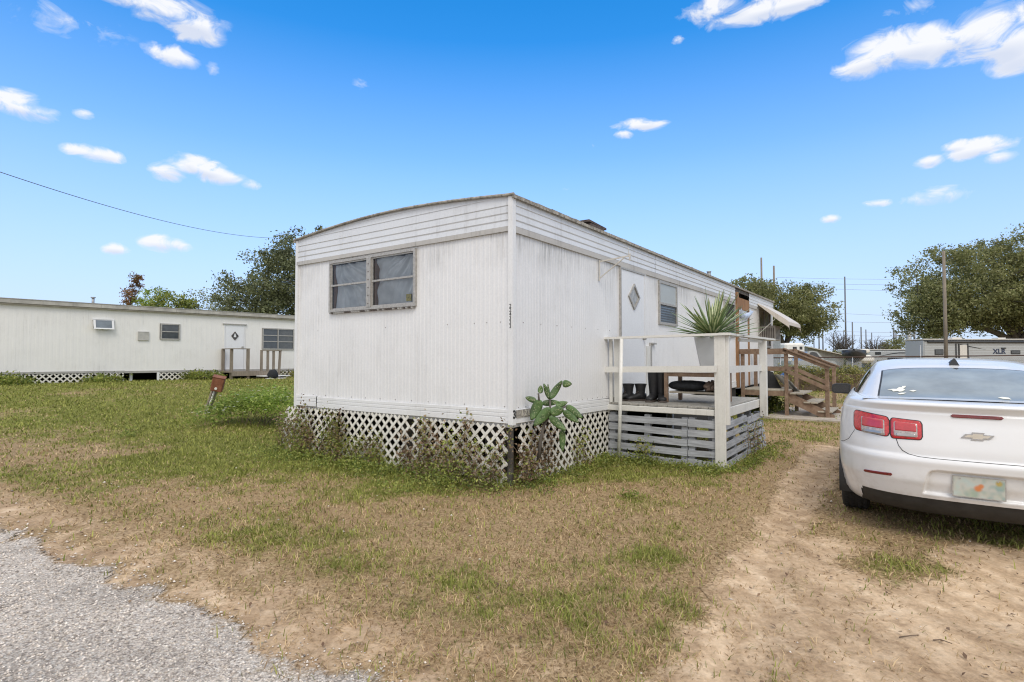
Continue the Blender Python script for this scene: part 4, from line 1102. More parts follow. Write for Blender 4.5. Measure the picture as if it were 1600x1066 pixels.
# ground cover along the skirting
pl = []
for k in range(150):
    u = g.random()*4.6-.1; o_ = abs(g.normal())*.30+.02; s = .35+.75*g.random(); p = HW(-o_-.05, u); pl.append((p.x, p.y, s*(1.25 if u < .9 else .9)))
for k in range(60):
    u = g.random()*2.4; p = HW(u, -.08-abs(g.normal())*.16); pl.append((p.x, p.y, .25+.35*g.random()))
for k in range(60):
    u = g.random()*1.8; p = HW(2.25-abs(g.normal())*.16, -u); pl.append((p.x, p.y, .25+.4*g.random()))
for k in range(50):
    u = 2.6+g.random()*2.6; p = HW(u, -1.78-abs(g.normal())*.12); pl.append((p.x, p.y, .2+.3*g.random()))
scatter_weeds('weeds', pl, .034, 'leaf_weed', 'low green weeds hugging the foot of the lattice and porch', 'weeds', 'stuff', 4, 80, (.14,.14,.085))
pl2 = [(p.x, p.y, .5+.5*g.random()) for p in (HW(-.08-abs(g.normal())*.15, .05+g.random()*1.2) for k in range(22))]
scatter_weeds('dry_weeds', pl2, .03, 'leaf_dry', 'brown dead weeds tangled at the foot of the lattice near the corner', 'weeds', 'stuff', 5, 90, (.10,.10,.16))
# climbing vines
def vine(name, place, u0, u1, n, label, seed, green=.5, zmax=.7, per=56, size=.038):
    g = np.random.default_rng(seed); rt = empty(name, C0, RZ, label, 'vine')
    L1 = []; L2 = []
    for k in range(int(n*1.4)):
        m = MB()
        u = u0+(u1-u0)*g.random(); z = -.02; pts = [Vector(place(u, .03, z))]; top = zmax*(.35+.65*g.random())
        while z < top:
            z += .07; u += g.normal()*.045; pts.append(Vector(place(u, .03+.025*g.random(), z)))
        m.tube(pts, [.0055*(1-.6*i/len(pts)) for i in range(len(pts))], 5); m.build('stem', M['twig'], rt)
        for p in pts:
            q = g.normal(size=(int(per/ len(pts)*3), 3))*.055
            (L1 if g.random() < green else L2).append(np.array(p)[None]+q)
    if L1: foliage('green_leaves', np.concatenate(L1), size, M['leaf_vine'], rt, seed, .6, 0)
    if L2: foliage('dead_leaves', np.concatenate(L2), size*.95, M['leaf_dry'], rt, seed+1, .6, 0)
    return rt
vine('climbing_vine', leanF(.05, .02), .15, 1.45, 13, 'half dead vine climbing the lattice just left of the corner', 41, .45)
vine('climbing_vine', leanF(.05, .02), 1.5, 2.4, 5, 'thin vine on the middle of the front lattice', 42, .6, .45)
vine('climbing_vine', leanF(.07, .10), 2.6, 4.35, 20, 'dense green and brown vine smothering the loose lattice panel at the left end', 43, .62, .74)
vine('climbing_vine', lambda u, o, z: (u, -.02-o, z), .05, .55, 7, 'dead brown vine in the gap at the corner of the lattice', 44, .12, .6)
vine('climbing_vine', lambda u, o, z: (u, -.02-o, z), 1.1, 1.6, 3, 'small vine on the side lattice right of the cactus', 45, .7, .5, 26)
vine('climbing_vine', lambda u, o, z: (2.36-o, -u, z), .55, .72, 2, 'green weed growing up through the porch pallets', 46, 1., .52, 40)
vine('climbing_vine', lambda u, o, z: (u, -1.70-o, z), 3.0, 4.6, 6, 'straggly vine on the pallets at the right side of the porch', 47, .6, .5, 26, .03)
# flowering bush left of the white home
g = np.random.default_rng(21)
bush = empty('flowering_weed', (-5.35, 11.6, gz(-5.35,11.6)), 0, 'bright green bushy weed dotted with small white flowers left of the lattice', 'bush')
C = []
for k in range(95):
    x = g.normal()*.62+.15; y = g.normal()*.35; h = .92*math.exp(-((x-.35)*.9)**2*.5)*(.6+.6*g.random()); C.append(np.array([[x, y, h*.60]])+g.normal(size=(60,3))*np.array([.13,.13,.10]))
C = np.concatenate(C); C[:,2] = np.abs(C[:,2]); foliage('leaves', C, .062, M['leaf_light'], bush, 3, .55, 1.0)
m = MB()
for k in range(130):
    p = C[g.integers(len(C))]; z = max(p[2], .25)+.07*g.random()
    for a in range(5): m.add([(p[0],p[1],z),(p[0]+.030*math.cos(a*1.256),p[1]+.030*math.sin(a*1.256),z+.008),(p[0]+.030*math.cos(a*1.256+.9),p[1]+.030*math.sin(a*1.256+.9),z+.008)], [(0,1,2)])
m.build('flowers', M['flower'], bush)
m = MB()
for k in range(30): a = g.normal()*.4; m.tube([(a,g.normal()*.2,0),(a*1.1,g.normal()*.2,.28)], .005, 4)
m.build('stem', M['twig'], bush)
scatter_weeds('small_weed', [(-6.35,11.9,1.1)], .05, 'leaf_light', 'small light green weed clump between the mailbox and the flowering bush', 'weed', None, 8, 160, (.28,.2,.12))
for i, (px, py, s, lab) in enumerate(((200,685,.55,'lone dark green weed tuft in the lawn below the mailbox, left of it'), (985,778,.3,'tiny dark weed tuft in the lawn below the white pole'), (1150,738,.5,'green weed at the foot of the tall white porch post'), (985,712,.45,'weed clump just right of the foot of the thin white pole'))):
    x, y = gp(px, py); scatter_weeds('small_weed', [(x, y, s)], .04, 'leaf_weed', lab, 'weed', None, 30+i, 260, (.16,.16,.10))
# bushes by the far home
def bush_at(name, x, y, w, h, n, size, mat, lab, cat='bush', seed=1, sub=.8):
    g = np.random.default_rng(seed); rt = empty(name, (x, y, gz(x,y)), 0, lab, cat); C = []
    for k in range(n):
        a = g.random()*6.28; r = math.sqrt(g.random()); cx, cy = math.cos(a)*r*w, math.sin(a)*r*w*.5; z = h*(.3+.55*g.random())*(1-.45*r*r)
        C.append(np.array([[cx,cy,z]])+g.normal(size=(34,3))*np.array([.16,.16,.11])*sub)
    C = np.concatenate(C); C[:,2] = np.abs(C[:,2]); foliage('leaves', C, size, M[mat], rt, seed, .55, .2)
    m = MB()
    for k in range(26): a = g.random()*6.28; r = g.random()*w*.8; m.tube([(math.cos(a)*r*.06,math.sin(a)*r*.03,-.05),(math.cos(a)*r,math.sin(a)*r*.5,h*.6)], .012, 4)
    m.build('stem', M['twig'], rt); return rt
def H2(u, o): v = Matrix.Rotation(RL,3,'Z')@Vector((u,-o,0)); return L0.x+v.x, L0.y+v.y
for i, (u, o, w, h, lab) in enumerate(((.1,.6,.9,.38,'low green bush at the left end of the far home lattice'),(3.0,.4,.8,.25,'low weeds by the right end of the far home left lattice'),(6.55,.55,.95,.42,'green bush hiding the lattice left of the far home door'),(11.3,.6,1.3,.40,'mixed green weeds at the foot of the far home, right of its door'),(-2.2,.5,1.0,.4,'green bush outside the left edge by the far home'))):
    x, y = H2(u, o); bush_at('bush', x, y, w, h, 46, .09, 'leaf_weed' if i != 3 else 'leaf_vine', lab, seed=60+i)
# plants behind the landing and under it
x, y, _ = HW(10.9,-.5); bush_at('bush', x, y, .6, .5, 30, .10, 'leaf_weed', 'dark green plant growing under the wooden landing', seed=70)

# ------------------------------------------------------------------ trees
tree('live_oak', -17.4, 44, .4, [(-1.2,0,6.0,4.2,4,3.6),(1.0,0,7.2,4.0,4,4.1),(3.6,0,7.2,3.6,3.5,4.6),(-3.6,0,4.6,2.0,2.5,2.4),(.6,0,4.0,4.8,4,2.0),(-.8,0,9.3,1.6,2,1.2)],
     'large dark oak rising behind the far white home, left of the near home', .45, 3, 560, 80, .34, .21, 'leaf_oak_dark', 11, limbs=60)
tree('live_oak', 54.5, 60, 0, [(0,0,9,9,8,5),(-6,0,9.2,6,6,4.6),(5,0,10.5,8,7,5.5),(-9,0,7.0,3.6,4,3.4),(3,0,13,5,4,3.4),(-5.0,0,13.0,2.8,2.5,1.6),(8,0,8,6,6,4),(2.5,0,6.3,7,5,2.2),(-8.5,0,5.6,3.9,4,2.4),(-10.3,0,4.6,1.6,2,1.6),(7,0,7,6,5,3.2),(-3,0,7.2,8,5,2.6)],
     'huge spreading oak behind the large trailer at the right edge', .62, 3.2, 1250, 84, .50, .27, 'leaf_oak', 12, limbs=80, forks=8)
tree('live_oak', 25.5, 52, 0, [(-1.0,0,6.2,3.2,3,2.3),(2.2,0,5.8,2.4,2.4,2.4),(-2.4,0,7.2,1.8,2,1.6),(.3,0,5.0,3.9,3,1.5)],
     'dense green tree behind the awning end of the near home', .3, 2.6, 420, 76, .32, .21, 'leaf_oak', 13, limbs=40)
tree('live_oak', 22.3, 54, 0, [(0,0,7.9,2.0,2,1.4),(.4,0,6.4,2.2,2,1.5)], 'small round tree top showing just above the near home roof', .2, 3, 70, 55, .34, .26, 'leaf_oak', 14, limbs=12)
tree('vine_covered_tree', -32.6, 47.5, .4, [(0,0,4.8,.75,.7,1.5),(.15,0,6.4,.6,.5,1.3),(.45,0,7.4,.45,.4,.9)], 'narrow rust-orange vine-covered tree behind the far home roof', .12, 3, 60, 50, .17, .16, 'leaf_rust', 15, limbs=10, forks=2)
tree('small_tree', -30.4, 47, .4, [(0,0,5.7,1.1,1,1.3)], 'pale green small tree right of the rust-orange tree', .1, 2.5, 36, 34, .26, .2, 'leaf_light', 16, limbs=12, forks=3)
tree('small_tree', -28.0, 46, .4, [(-.3,0,5.2,1.6,1.4,1.3),(1.2,0,4.8,1.2,1,1.1)], 'bright bushy tree behind the far home roof between the sparse ones', .12, 2.2, 70, 44, .28, .2, 'leaf_weed', 17, limbs=10, forks=3)
tree('small_tree', -25.2, 47, .4, [(-1.0,0,5.7,1.3,1.2,1.5),(.9,0,5.0,1.2,1.2,1.2)], 'thin open-branched tree left of the large dark oak', .12, 2.2, 52, 24, .26, .18, 'leaf_oak', 18, limbs=30, forks=4)
def bare_tree(x, y, h, w, lab, seed, n=46):
    g = np.random.default_rng(seed); m = MB(); m.tube([(0,0,-.1),(.05,0,h*.35)], [.16,.12], 6)
    for k in range(n):
        a = g.random()*6.28; r = w*(.3+.7*g.random()); t = Vector((math.cos(a)*r, math.sin(a)*r*.5, h*(.6+.4*g.random())*(1-.3*r/w))); s = Vector((.03,0,h*(.2+.15*g.random())))
        mid = s.lerp(t,.5)+Vector((g.normal()*.2,0,.2)); m.tube([s, mid, t], [.07,.045,.015], 4)
        for q in range(3): e = mid.lerp(t, g.random()); m.tube([e, e+Vector((g.normal()*.5, g.normal()*.3, .3+.5*g.random()))], [.025,.01], 4)
    o = m.build('bare_tree', M['bark']); o.location = (x, y, 0); tag(o, lab, 'tree'); return o
bare_tree(48.5, 82, 6.4, 3.0, 'bare leafless tree left of the tall thin pole, behind the storage yard', 3, 60)
bare_tree(54.8, 84, 5.4, 2.6, 'bare leafless tree right of the tall thin pole', 4)
tree('small_tree', 58.5, 85, 0, [(0,0,3.6,1.8,1.5,1.3),(-2,0,3.0,1.2,1,1)], 'small grey-green tree above the low trailer, left of the pole structures', .15, 1.5, 34, 34, .35, .3, 'leaf_oak', 22, limbs=10)
tree('small_tree', 66.5, 88, 0, [(0,0,3.8,2.0,1.5,1.6)], 'small tree between the pole structures and the large trailer', .15, 1.5, 34, 34, .38, .3, 'leaf_oak', 23, limbs=10)
# far wood as one mass
g = np.random.default_rng(31); C = []
for k in range(420):
    x = 20+75*g.random(); h = 6.2*(1-sst(44, 62, np.array([x]))[0]*.68)*(.75+.3*g.random()); z = h*(.1+.9*g.random()**.6)
    C.append(np.array([[x, 105+8*g.random(), z]])+g.normal(size=(32,3))*np.array([1.1,1.0,.6]))
o = foliage('tree_line', np.concatenate(C), .7, M['leaf_oak'], None, 6); tag(o, 'distant low wood beyond the storage yard', 'wood', kind='stuff')
g = np.random.default_rng(33); C = []
for k in range(500):
    x = -95+110*g.random(); C.append(np.array([[x, 100+8*g.random(), 2.2*g.random()+.3]])+g.normal(size=(24,3))*np.array([1.4,1.0,.5]))
o = foliage('far_scrub', np.concatenate(C), .7, M['leaf_oak_dark'], None, 7); tag(o, 'low far scrub behind the homes', 'scrub', kind='stuff')
# hedge of weeds along the fence
g = np.random.default_rng(51); C = []
for k in range(900):
    x = 8.5+21*g.random(); y = 24.2+1.5*g.random(); h = 1.15*(.75+.35*vnoise(np.array([x*1.2]), np.array([0.]), 5)[0])
    C.append(np.array([[x, y, h*g.random()**.6*.9]])+g.normal(size=(34,3))*np.array([.15,.15,.10]))
C = np.concatenate(C); C[:,2] = np.abs(C[:,2])
o = foliage('hedge', C, .105, M['leaf_hedge'], None, 8, .5, .2); tag(o, 'overgrown yellow-green hedge in front of the rusty fence rail', 'hedge')
m = MB(); m.box((8.5,24.6,-.05), (29.5,25.4,.75)); o2 = m.build('inner_brush', M['twig'], o)
# tall stems along the steps
# ------------------------------------------------------------------ fence
fe = empty('fence', (8, 27, 0), 0, 'chain-link fence with a rust-brown top rail running behind the hedge and car', 'fence')
m = MB(); m.tube([(0,0,1.44),(8,0,1.50),(14,0,1.56),(18,0,1.60),(26,0,1.52),(44,0,1.56)], .030, 6); m.build('top_rail', mat_simple('rusty_rail', (.075,.045,.035), .8, var=.3), fe)
for x in (1.5,5.0,8.5,11.8,14.2,17.5,21,25,29,34,40): m = MB(); m.cyl((x,0,-.1),(x,0,1.5 if x != 11.8 else 2.1),.03,6); m.build('post', M['galv'], fe)
m = MB()
for i in range(0, 420):
    x = i*.105
    m.beam((x,.05,0), (x+1.4,.05,1.45), .006, .006); m.beam((x+1.4,.06,0), (x,.06,1.45), .006, .006)
m.build('chain_link', M['galv'], fe)
# ------------------------------------------------------------------ poles and lines
def pole(name, x, y, h, r, lab, mat='pole_wood', grp=None, taper=.75, cat='pole'):
    m = MB(); m.cyl((0,0,-.2), (0,0,h), r, 10, 0, r*taper); o = m.build(name, M[mat]); o.location = (x, y, 0); tag(o, lab, cat, grp); return o
def ppx(px, Y): return (px-800)/870*Y
pole('utility_pole', ppx(1478,30), 30, 7.25, .10, 'brown wooden utility pole standing just behind the white car', cat='utility pole')
m = MB(); m.cyl((0,0,-.2),(0,0,13.8),.16,8,0,.11); o = m.build('utility_pole', M['pole_wood']); o.location = (ppx(1191.5,68),68,0); tag(o, 'tall dark pole with two crossarms above the trees, left of the pair', 'utility pole')
m = MB(); m.cyl((0,0,-.2),(0,0,12.8),.16,8,0,.11); o = m.build('utility_pole', M['pole_wood']); o.location = (ppx(1211,68),68,0); tag(o, 'dark pole above the trees, right and shorter of the pair', 'utility pole')
m = MB(); m.beam((ppx(1191,68),68,9.7),(ppx(1211,68),68,8.9),.14,.18); o = m.build('crossarm', M['pole_wood']); tag(o, 'slanting crossarm joining the pair of dark poles', 'crossarm')
M['dark_steel'] = mat_simple('dark_steel', (.15,.155,.16), .6, .3)
def metal(px, top, Y, r, lab, grp='thin poles of the substation'):
    r *= .85
    h = H_CAM+(560-top)*Y/870; pole('steel_pole', ppx(px, Y), Y, h, r, lab, 'dark_steel', grp)
metal(1322, 432, 100, .17, 'tallest thin steel pole, alone against the sky above the storage yard')
for px, top, r, lab in ((1332.5,503,.16,'thin pole just right of the tallest one'),(1346,511,.16,'second thin pole right of the tallest one'),(1353.5,515,.14,'third thin pole right of the tallest one'),(1362.5,520,.12,'fourth and shortest thin pole right of the tallest one'),
    (1302.5,520,.12,'thin pole left of the bare tree'),(1272,517,.12,'left of three thin poles right of the dense tree'),(1280,517,.16,'middle of three thin poles right of the dense tree'),(1286,516,.16,'right of three thin poles right of the dense tree'),
    (1397,512,.20,'left leg of the steel gantry'),(1400.5,516,.14,'thin pole beside the left gantry leg'),(1429,509,.22,'pole under the left edge of the oak, right of the thick pale column'),(1446,495,.14,'pole left of the large trailer'),(1452,505,.14,'pole at the left end of the large trailer'),(1461.5,488,.3,'dark slim pole rising behind the large trailer')):
    metal(px, top, 105, r, lab)
m = MB(); m.cyl((0,0,0),(0,0,7.6),.42,12); o = m.build('steel_column', M['galv']); o.location = (ppx(1420.5,100),100,0); tag(o, 'thick pale column under the left edge of the oak', 'column')
m = MB(); m.beam((ppx(1397,104),104,6.3),(ppx(1452,104),104,6.6),.3,.25); m.beam((ppx(1397,104),104,5.7),(ppx(1452,104),104,5.9),.2,.2); o = m.build('gantry_beam', M['galv']); tag(o, 'horizontal steel beams spanning the substation poles', 'gantry')
def wire(pts, r, lab, n=24, sag=0, mat='screw'):
    p0, p1 = Vector(pts[0]), Vector(pts[1]); P = [p0.lerp(p1, i/n)-Vector((0,0,sag*4*(i/n)*(1-i/n))) for i in range(n+1)]
    m = MB(); m.tube(P, r, 5); o = m.build('power_line', M[mat]); tag(o, lab, 'wire'); return o
for i, (y0, y1, x0, x1) in enumerate(((433,430,1215,1640),(441,440,1225,1640),(449,451,1250,1640),(489,491,1300,1640),(502,497,1290,1640),(517,514,1290,1640),(523,520,1290,1640),(530,528,1300,1640))):
    Yw = 98; wire([(ppx(x0,Yw),Yw,H_CAM+(560-y0)*Yw/870),(ppx(x1,Yw),Yw,H_CAM+(560-y1)*Yw/870)], .022, ['highest','second highest','third highest','fourth','fifth','sixth','seventh','lowest'][i]+' of the faint power lines crossing the sky left of the oak', 8, .5, 'galv')
wire([(-1.3*12.5,12.5,H_CAM+(560-150)*12.5/870), (ppx(425,40),40,H_CAM+(560-371)*40/870)], .012, 'dark overhead cable running from the upper left to the oak', 40, .72)
# ------------------------------------------------------------------ the white car
def catmull(xs, ys, x):
    xs = np.asarray(xs, float); ys = np.asarray(ys, float); m = np.gradient(ys, xs)
    for i in range(1, len(xs)-1):      # monotone limiter
        a = (ys[i]-ys[i-1])/(xs[i]-xs[i-1]); b_ = (ys[i+1]-ys[i])/(xs[i+1]-xs[i])
        m[i] = 0 if a*b_ <= 0 else 2*a*b_/(a+b_)
    i = np.clip(np.searchsorted(xs, x)-1, 0, len(xs)-2); h = xs[i+1]-xs[i]; t = (x-xs[i])/h
    return (2*t**3-3*t*t+1)*ys[i]+(t**3-2*t*t+t)*h*m[i]+(-2*t**3+3*t*t)*ys[i+1]+(t**3-t*t)*h*m[i+1]
CP = [(.19,.24,.83,4.60),(.24,.15,.87,4.70),(.30,.09,.89,4.77),(.36,.056,.90,4.82),(.44,.022,.912,4.85),(.50,.0,.92,4.86),(.60,-.008,.925,4.86),(.645,-.014,.927,4.85),
      (.672,-.004,.927,4.84),(.69,.016,.927,4.83),(.74,.020,.926,4.78),(.82,.036,.922,4.68),(.90,.056,.915,4.50),(.97,.074,.905,4.22),(1.02,.078,.895,3.96),(1.055,.062,.880,3.80),(1.078,.048,.865,3.7),(1.095,.060,.84,3.6),(1.104,.12,.80,3.5),(1.106,.30,.74,3.4)]
cz, cyr, cw, cyf = map(np.array, zip(*CP))
YC = 1.0
def outline(z, phis):
    w = catmull(cz, cw, z); yr = catmull(cz, cyr, z)
    return w, yr, [( -w*math.sin(p)**(2/3.), yr+YC*(1-math.cos(p)**(2/3.)) ) for p in phis]
def rear_y(x, z):
    w = float(catmull(cz, cw, z)); yr = float(catmull(cz, cyr, z)); q = min(abs(x)/w, .999)
    return yr+YC*(1-(1-q**3)**(1/3.))
def recess(x, z):
    """number-plate pocket in the bumper, 0..1"""
    half = .30+.035*(.60-z)/.2 + .0
    t = np.clip((half-abs(x))/.016, 0, 1)*np.clip((z-.395)/.014, 0, 1)*np.clip((.592-z+ -.03*0)/.014, 0, 1)
    cx = abs(x)-(half-.05); czz = z-(.592-.05)
    if cx > 0 and czz > 0: t *= np.clip((.05-math.hypot(cx, czz))/.014, 0, 1)
    return t
zs = list(np.arange(.19, .40, .012))+list(np.arange(.40, .61, .007))+list(np.arange(.61, .70, .008))+list(np.arange(.70, 1.02, .016))+list(np.arange(1.02, 1.106, .006))+[1.106]
K = 120
xs_r = list(np.linspace(0, .36, 46))+list(np.linspace(.375, .80, 34))      # fine lateral steps on the tail
rings = []
for z in zs:
    w = float(catmull(cz, cw, z)); yr = float(catmull(cz, cyr, z)); yf = float(catmull(cz, cyf, z)); L_ = []; xm = min(.36, w*.45)
    for x in xs_r:
        x_ = x*xm/.36 if x <= .36 else xm+(x-.36)*(w*.86-xm)/.44; q = x_/w; y = yr+YC*(1-(1-q**3)**(1/3.))+.034*recess(x_, z); L_.append((-x_, y))
    p0 = math.asin(min(1, (abs(L_[-1][0])/w)**1.5))
    for p in np.linspace(p0, math.pi/2, 16)[1:]: L_.append((-w*math.sin(p)**(2/3.), yr+YC*(1-math.cos(p)**(2/3.))))
    y1 = yf-1.15
    for y in np.linspace(yr+YC, y1, 74)[1:]: L_.append((-w, y))
    for p in np.linspace(math.pi/2, 0, 22)[1:]: L_.append((-w*math.sin(p)**(2/2.6), y1+1.15*math.cos(p)**(2/2.6)))
    rings.append([(x, y, z) for x, y in L_]+[(-x, y, z) for x, y in L_[-2:0:-1]])
P = np.array(rings); nz, nr = P.shape[:2]
WC = [(1.06, .335), (3.80, .335)]; AR = .372
for (wy, wz) in WC:     # snap to the wheel arches
    d = np.hypot(P[:,:,1]-wy, P[:,:,2]-wz); sel = (np.abs(P[:,:,0]) > .62) & (np.abs(d-AR) < .020)
    k_ = np.where(sel, AR/np.maximum(d, .01), 1); P[:,:,1] = wy+(P[:,:,1]-wy)*k_; P[:,:,2] = np.where(sel, wz+(P[:,:,2]-wz)*k_, P[:,:,2])
i_, j_ = np.meshgrid(np.arange(nz-1), np.arange(nr), indexing='ij'); i_ = i_.ravel(); j_ = j_.ravel(); j2 = (j_+1) % nr
F_ = np.stack([i_*nr+j_, i_*nr+j2, (i_+1)*nr+j2, (i_+1)*nr+j_], 1)[:, ::-1]; PV = P.reshape(-1, 3); cen = PV[F_].mean(1)
arch = np.zeros(len(F_), bool)
for (wy, wz) in WC: arch |= (np.abs(cen[:,0]) > .62) & (np.hypot(cen[:,1]-wy, cen[:,2]-wz) < AR-.002)
low = cen[:,2] < .214
black = (cen[:,2] < .362) & (np.abs(cen[:,0]) < .74) & (cen[:,1] < 1)
def car_paint():
    m, nt, b = nodes('white_car_paint'); v = coords(nt)
    dirt = ramp(nt, noise(nt, v, 5, 6, .65), [(.45, 0), (.8, 1)])
    sp = N(nt, 'ShaderNodeSeparateXYZ'); tc = N(nt, 'ShaderNodeTexCoord'); nt.links.new(tc.outputs['Object'], sp.inputs[0])
    mr = N(nt, 'ShaderNodeMapRange'); mr.inputs[1].default_value = .62; mr.inputs[2].default_value = .22; nt.links.new(sp.outputs[2], mr.inputs[0])
    f = math_(nt, 'MULTIPLY', dirt, math_(nt, 'ADD', math_(nt, 'MULTIPLY', mr.outputs[0], .95), .06), True)
    c = mixc(nt, f, (.77,.77,.775), (.36,.31,.25)); nt.links.new(c, b.inputs['Base Color'])
    b.inputs['Roughness'].default_value = .32; b.inputs['Coat Weight'].default_value = .55; b.inputs['Coat Roughness'].default_value = .06; return m
M['paint'] = car_paint()
M['car_black'] = mat_simple('black_bumper_plastic', (.030,.031,.033), .55, var=.3, scale=12)
M['tyre'] = mat_simple('tyre_rubber', (.022,.021,.020), .8, var=.3, scale=30)
M['rear_glass'] = mat_simple('dusty_rear_glass', (.30,.34,.355), .22, var=.22, scale=3, spec=.5)
M['side_glass'] = mat_simple('tinted_glass', (.02,.022,.024), .05, var=.1, spec=.9)
M['chrome'] = mat_simple('chrome', (.72,.72,.72), .12, 1., var=.05)
def lens(name, col, rough=.12):
    m, nt, b = nodes(name); v = coords(nt, (60,60,60)); w_ = noise(nt, v, 1.0, 2)
    nt.links.new(ramp(nt, w_, [(.35, tuple(c*.6 for c in col)), (.65, col)]), b.inputs['Base Color'])
    b.inputs['Roughness'].default_value = rough; b.inputs['Coat Weight'].default_value = 1; b.inputs['Coat Roughness'].default_value = .03; return m
M['red_lens'] = lens('red_lens', (.62,.022,.028)); M['red_inner'] = mat_simple('red_inner_lens', (.50,.035,.045), .2, var=.12, scale=40, coat=1); M['dark_red'] = lens('dark_red_lens', (.20,.010,.014)); M['clear_lens'] = lens('reverse_lens', (.50,.44,.42))
car = empty('car', (3.45, 4.15, 0.0), -R(33), 'white four-door sedan parked on the sandy drive, seen from behind', 'car')
car.rotation_euler = (0, R(.5), -R(33))
bd = np_mesh('body', PV, F_[~arch & ~black & ~low], M['paint'], car, True)
np_mesh('lower_bumper', PV+np.array([0,.010,0]), F_[black & ~arch & ~low], M['car_black'], car, True)
# trunk deck closing sheet
top = P[-1]; m = MB(); rows = []
ys = np.linspace(.31, 4.2, 40)
for y in ys:
    wdt = .73 if y < 3 else .73*math.sqrt(max(.01, 1-((y-3)/1.25)**2)); zc = 1.106 if y < 3.3 else 1.106-.12*(y-3.3)
    rows.append([(wdt*s, y, zc-.004+.012*(1-s*s)) for s in np.linspace(-1, 1, 17)])
m.grid(rows, 0, True); rr = [[tuple(p) for p in top]]
q = [(p[0]*.8, max(.30, min(p[1], 3.3)), 1.106) for p in top]; m.grid([rr[0]+[rr[0][0]], q+[q[0]]], 0, True)
m.build('deck_lid', M['paint'], car)
# greenhouse
gy_ = [.46,.60,.80,1.05,1.30,1.55,1.85,2.15,2.5,2.85,3.15,3.45,3.75,3.95]
gT = [1.090,1.118,1.185,1.273,1.352,1.402,1.437,1.452,1.450,1.425,1.37,1.26,1.12,1.02]
gwt = [.66,.655,.645,.63,.62,.615,.615,.615,.615,.61,.62,.66,.72,.76]; gwb = [.78,.82,.85,.87,.885,.893,.897,.90,.90,.90,.895,.885,.86,.83]
def gh(y): return float(catmull(gy_, gT, y)), float(catmull(gy_, gwt, y)), float(catmull(gy_, gwb, y))
def sec(y, s, off=0.):
    """s 0..1 across the roof to its edge, 1..2 down the side"""
    T, wt, wb = gh(y); zb = .985
    if s <= 1: x = wt*s; z = T-.020*s**2-.028*s**6; n = Vector((.10*s+.25*s**6, 0, 1))
    else:
        t = s-1; e = max(T-.048, zb+.02); x = wt+(wb-wt)*(t**.85); z = e+(zb-e)*t; n = Vector((1, 0, .35))
    if y < 1.4: n.y = -.45
    n.normalize(); return Vector((x, y, z))+n*off
Ys = np.linspace(.46, 3.95, 90); ss = list(np.linspace(0, 1, 16))+list(np.linspace(1.06, 2, 12)); rows = []
for y in Ys:
    h_ = [sec(y, s) for s in ss]; rows.append([(-p.x, p.y, p.z) for p in h_[::-1]]+[tuple(p) for p in h_[1:]])
m = MB(); m.grid(rows, 0, True, True); m.build('roof', M['paint'], car)
def gpatch(name, y0, y1, s0, s1, mat, side=0, off=.004, ny=30, ns=22, taper=None, par=None):
    m = MB(); rows = []
    for y in np.linspace(y0, y1, ny):
        a, b2 = (s0, s1) if taper is None else taper(y)
        if side == 0: row = [sec(y, abs(s), off) for s in np.linspace(-b2, b2, ns)]; row = [(math.copysign(p.x, s), p.y, p.z) for p, s in zip(row, np.linspace(-b2, b2, ns))]
        else: row = [(side*p.x, p.y, p.z) for p in (sec(y, s, off) for s in np.linspace(a, b2, ns))]
        rows.append(row)
    m.grid(rows, 0, True, side >= 0); return m.build(name, mat if not isinstance(mat, str) else M[mat], par or car)
gpatch('rear_window', .545, 1.30, 0, 0, 'rear_glass', 0, .005, taper=lambda y: (0, .93-.02*(y-.55)))
rim = gpatch('window_seal', .525, 1.325, 0, 0, 'car_black', 0, .002, taper=lambda y: (0, .955-.02*(y-.55)))
gpatch('windshield', 2.92, 3.86, 0, 0, 'side_glass', 0, .004, taper=lambda y: (0, .93))
for sd in (-1, 1):
    gpatch('side_window', 1.12, 1.95, 1.16, 1.97, 'side_glass', sd, .005, taper=lambda y: (1.16+.8*max(0, (1.5-y)/.45)*.6, 1.96))
    gpatch('side_window', 2.03, 2.95, 1.14, 1.97, 'side_glass', sd, .005)
    gpatch('side_window', 2.97, 3.55, 1.14, 1.97, 'side_glass', sd, .005, taper=lambda y: (1.14+.55*(y-2.97)/.6, 1.96))
    m = MB(); pts = [(sd*(sec(y, 1.99).x+.008), y, sec(y, 1.99).z+.004) for y in np.linspace(1.0, 3.6, 24)]; m.tube(pts, .007, 5); m.build('window_trim', M['car_black'], car)
    # mirror
    m = MB(); m.loft([[(sd*(1.0+dx*k), 2.93+dy, 1.055+dz*k) for dx, dz in ((-.105,-.05),(-.08,-.065),(.08,-.06),(.105,-.035),(.10,.045),(.07,.062),(-.08,.066),(-.105,.05))] for dy, k in ((-.03,.93),(0,1),(.06,.9),(.10,.6))], 0, True, True)
    mr_ = m.build('wing_mirror', M['car_black'], car, recalc=True)
    m = MB(); m.add([(sd*(1.0+dx), 2.898, 1.055+dz) for dx, dz in ((-.085,-.045),(.085,-.042),(.085,.04),(-.085,.048))], [(0,1,2,3)]); m.build('mirror_glass', M['side_glass'], mr_)
    m = MB(); m.beam((sd*.87, 2.98, 1.0), (sd*.95, 2.97, 1.03), .07, .05); m.build('mirror_arm', M['car_black'], mr_)
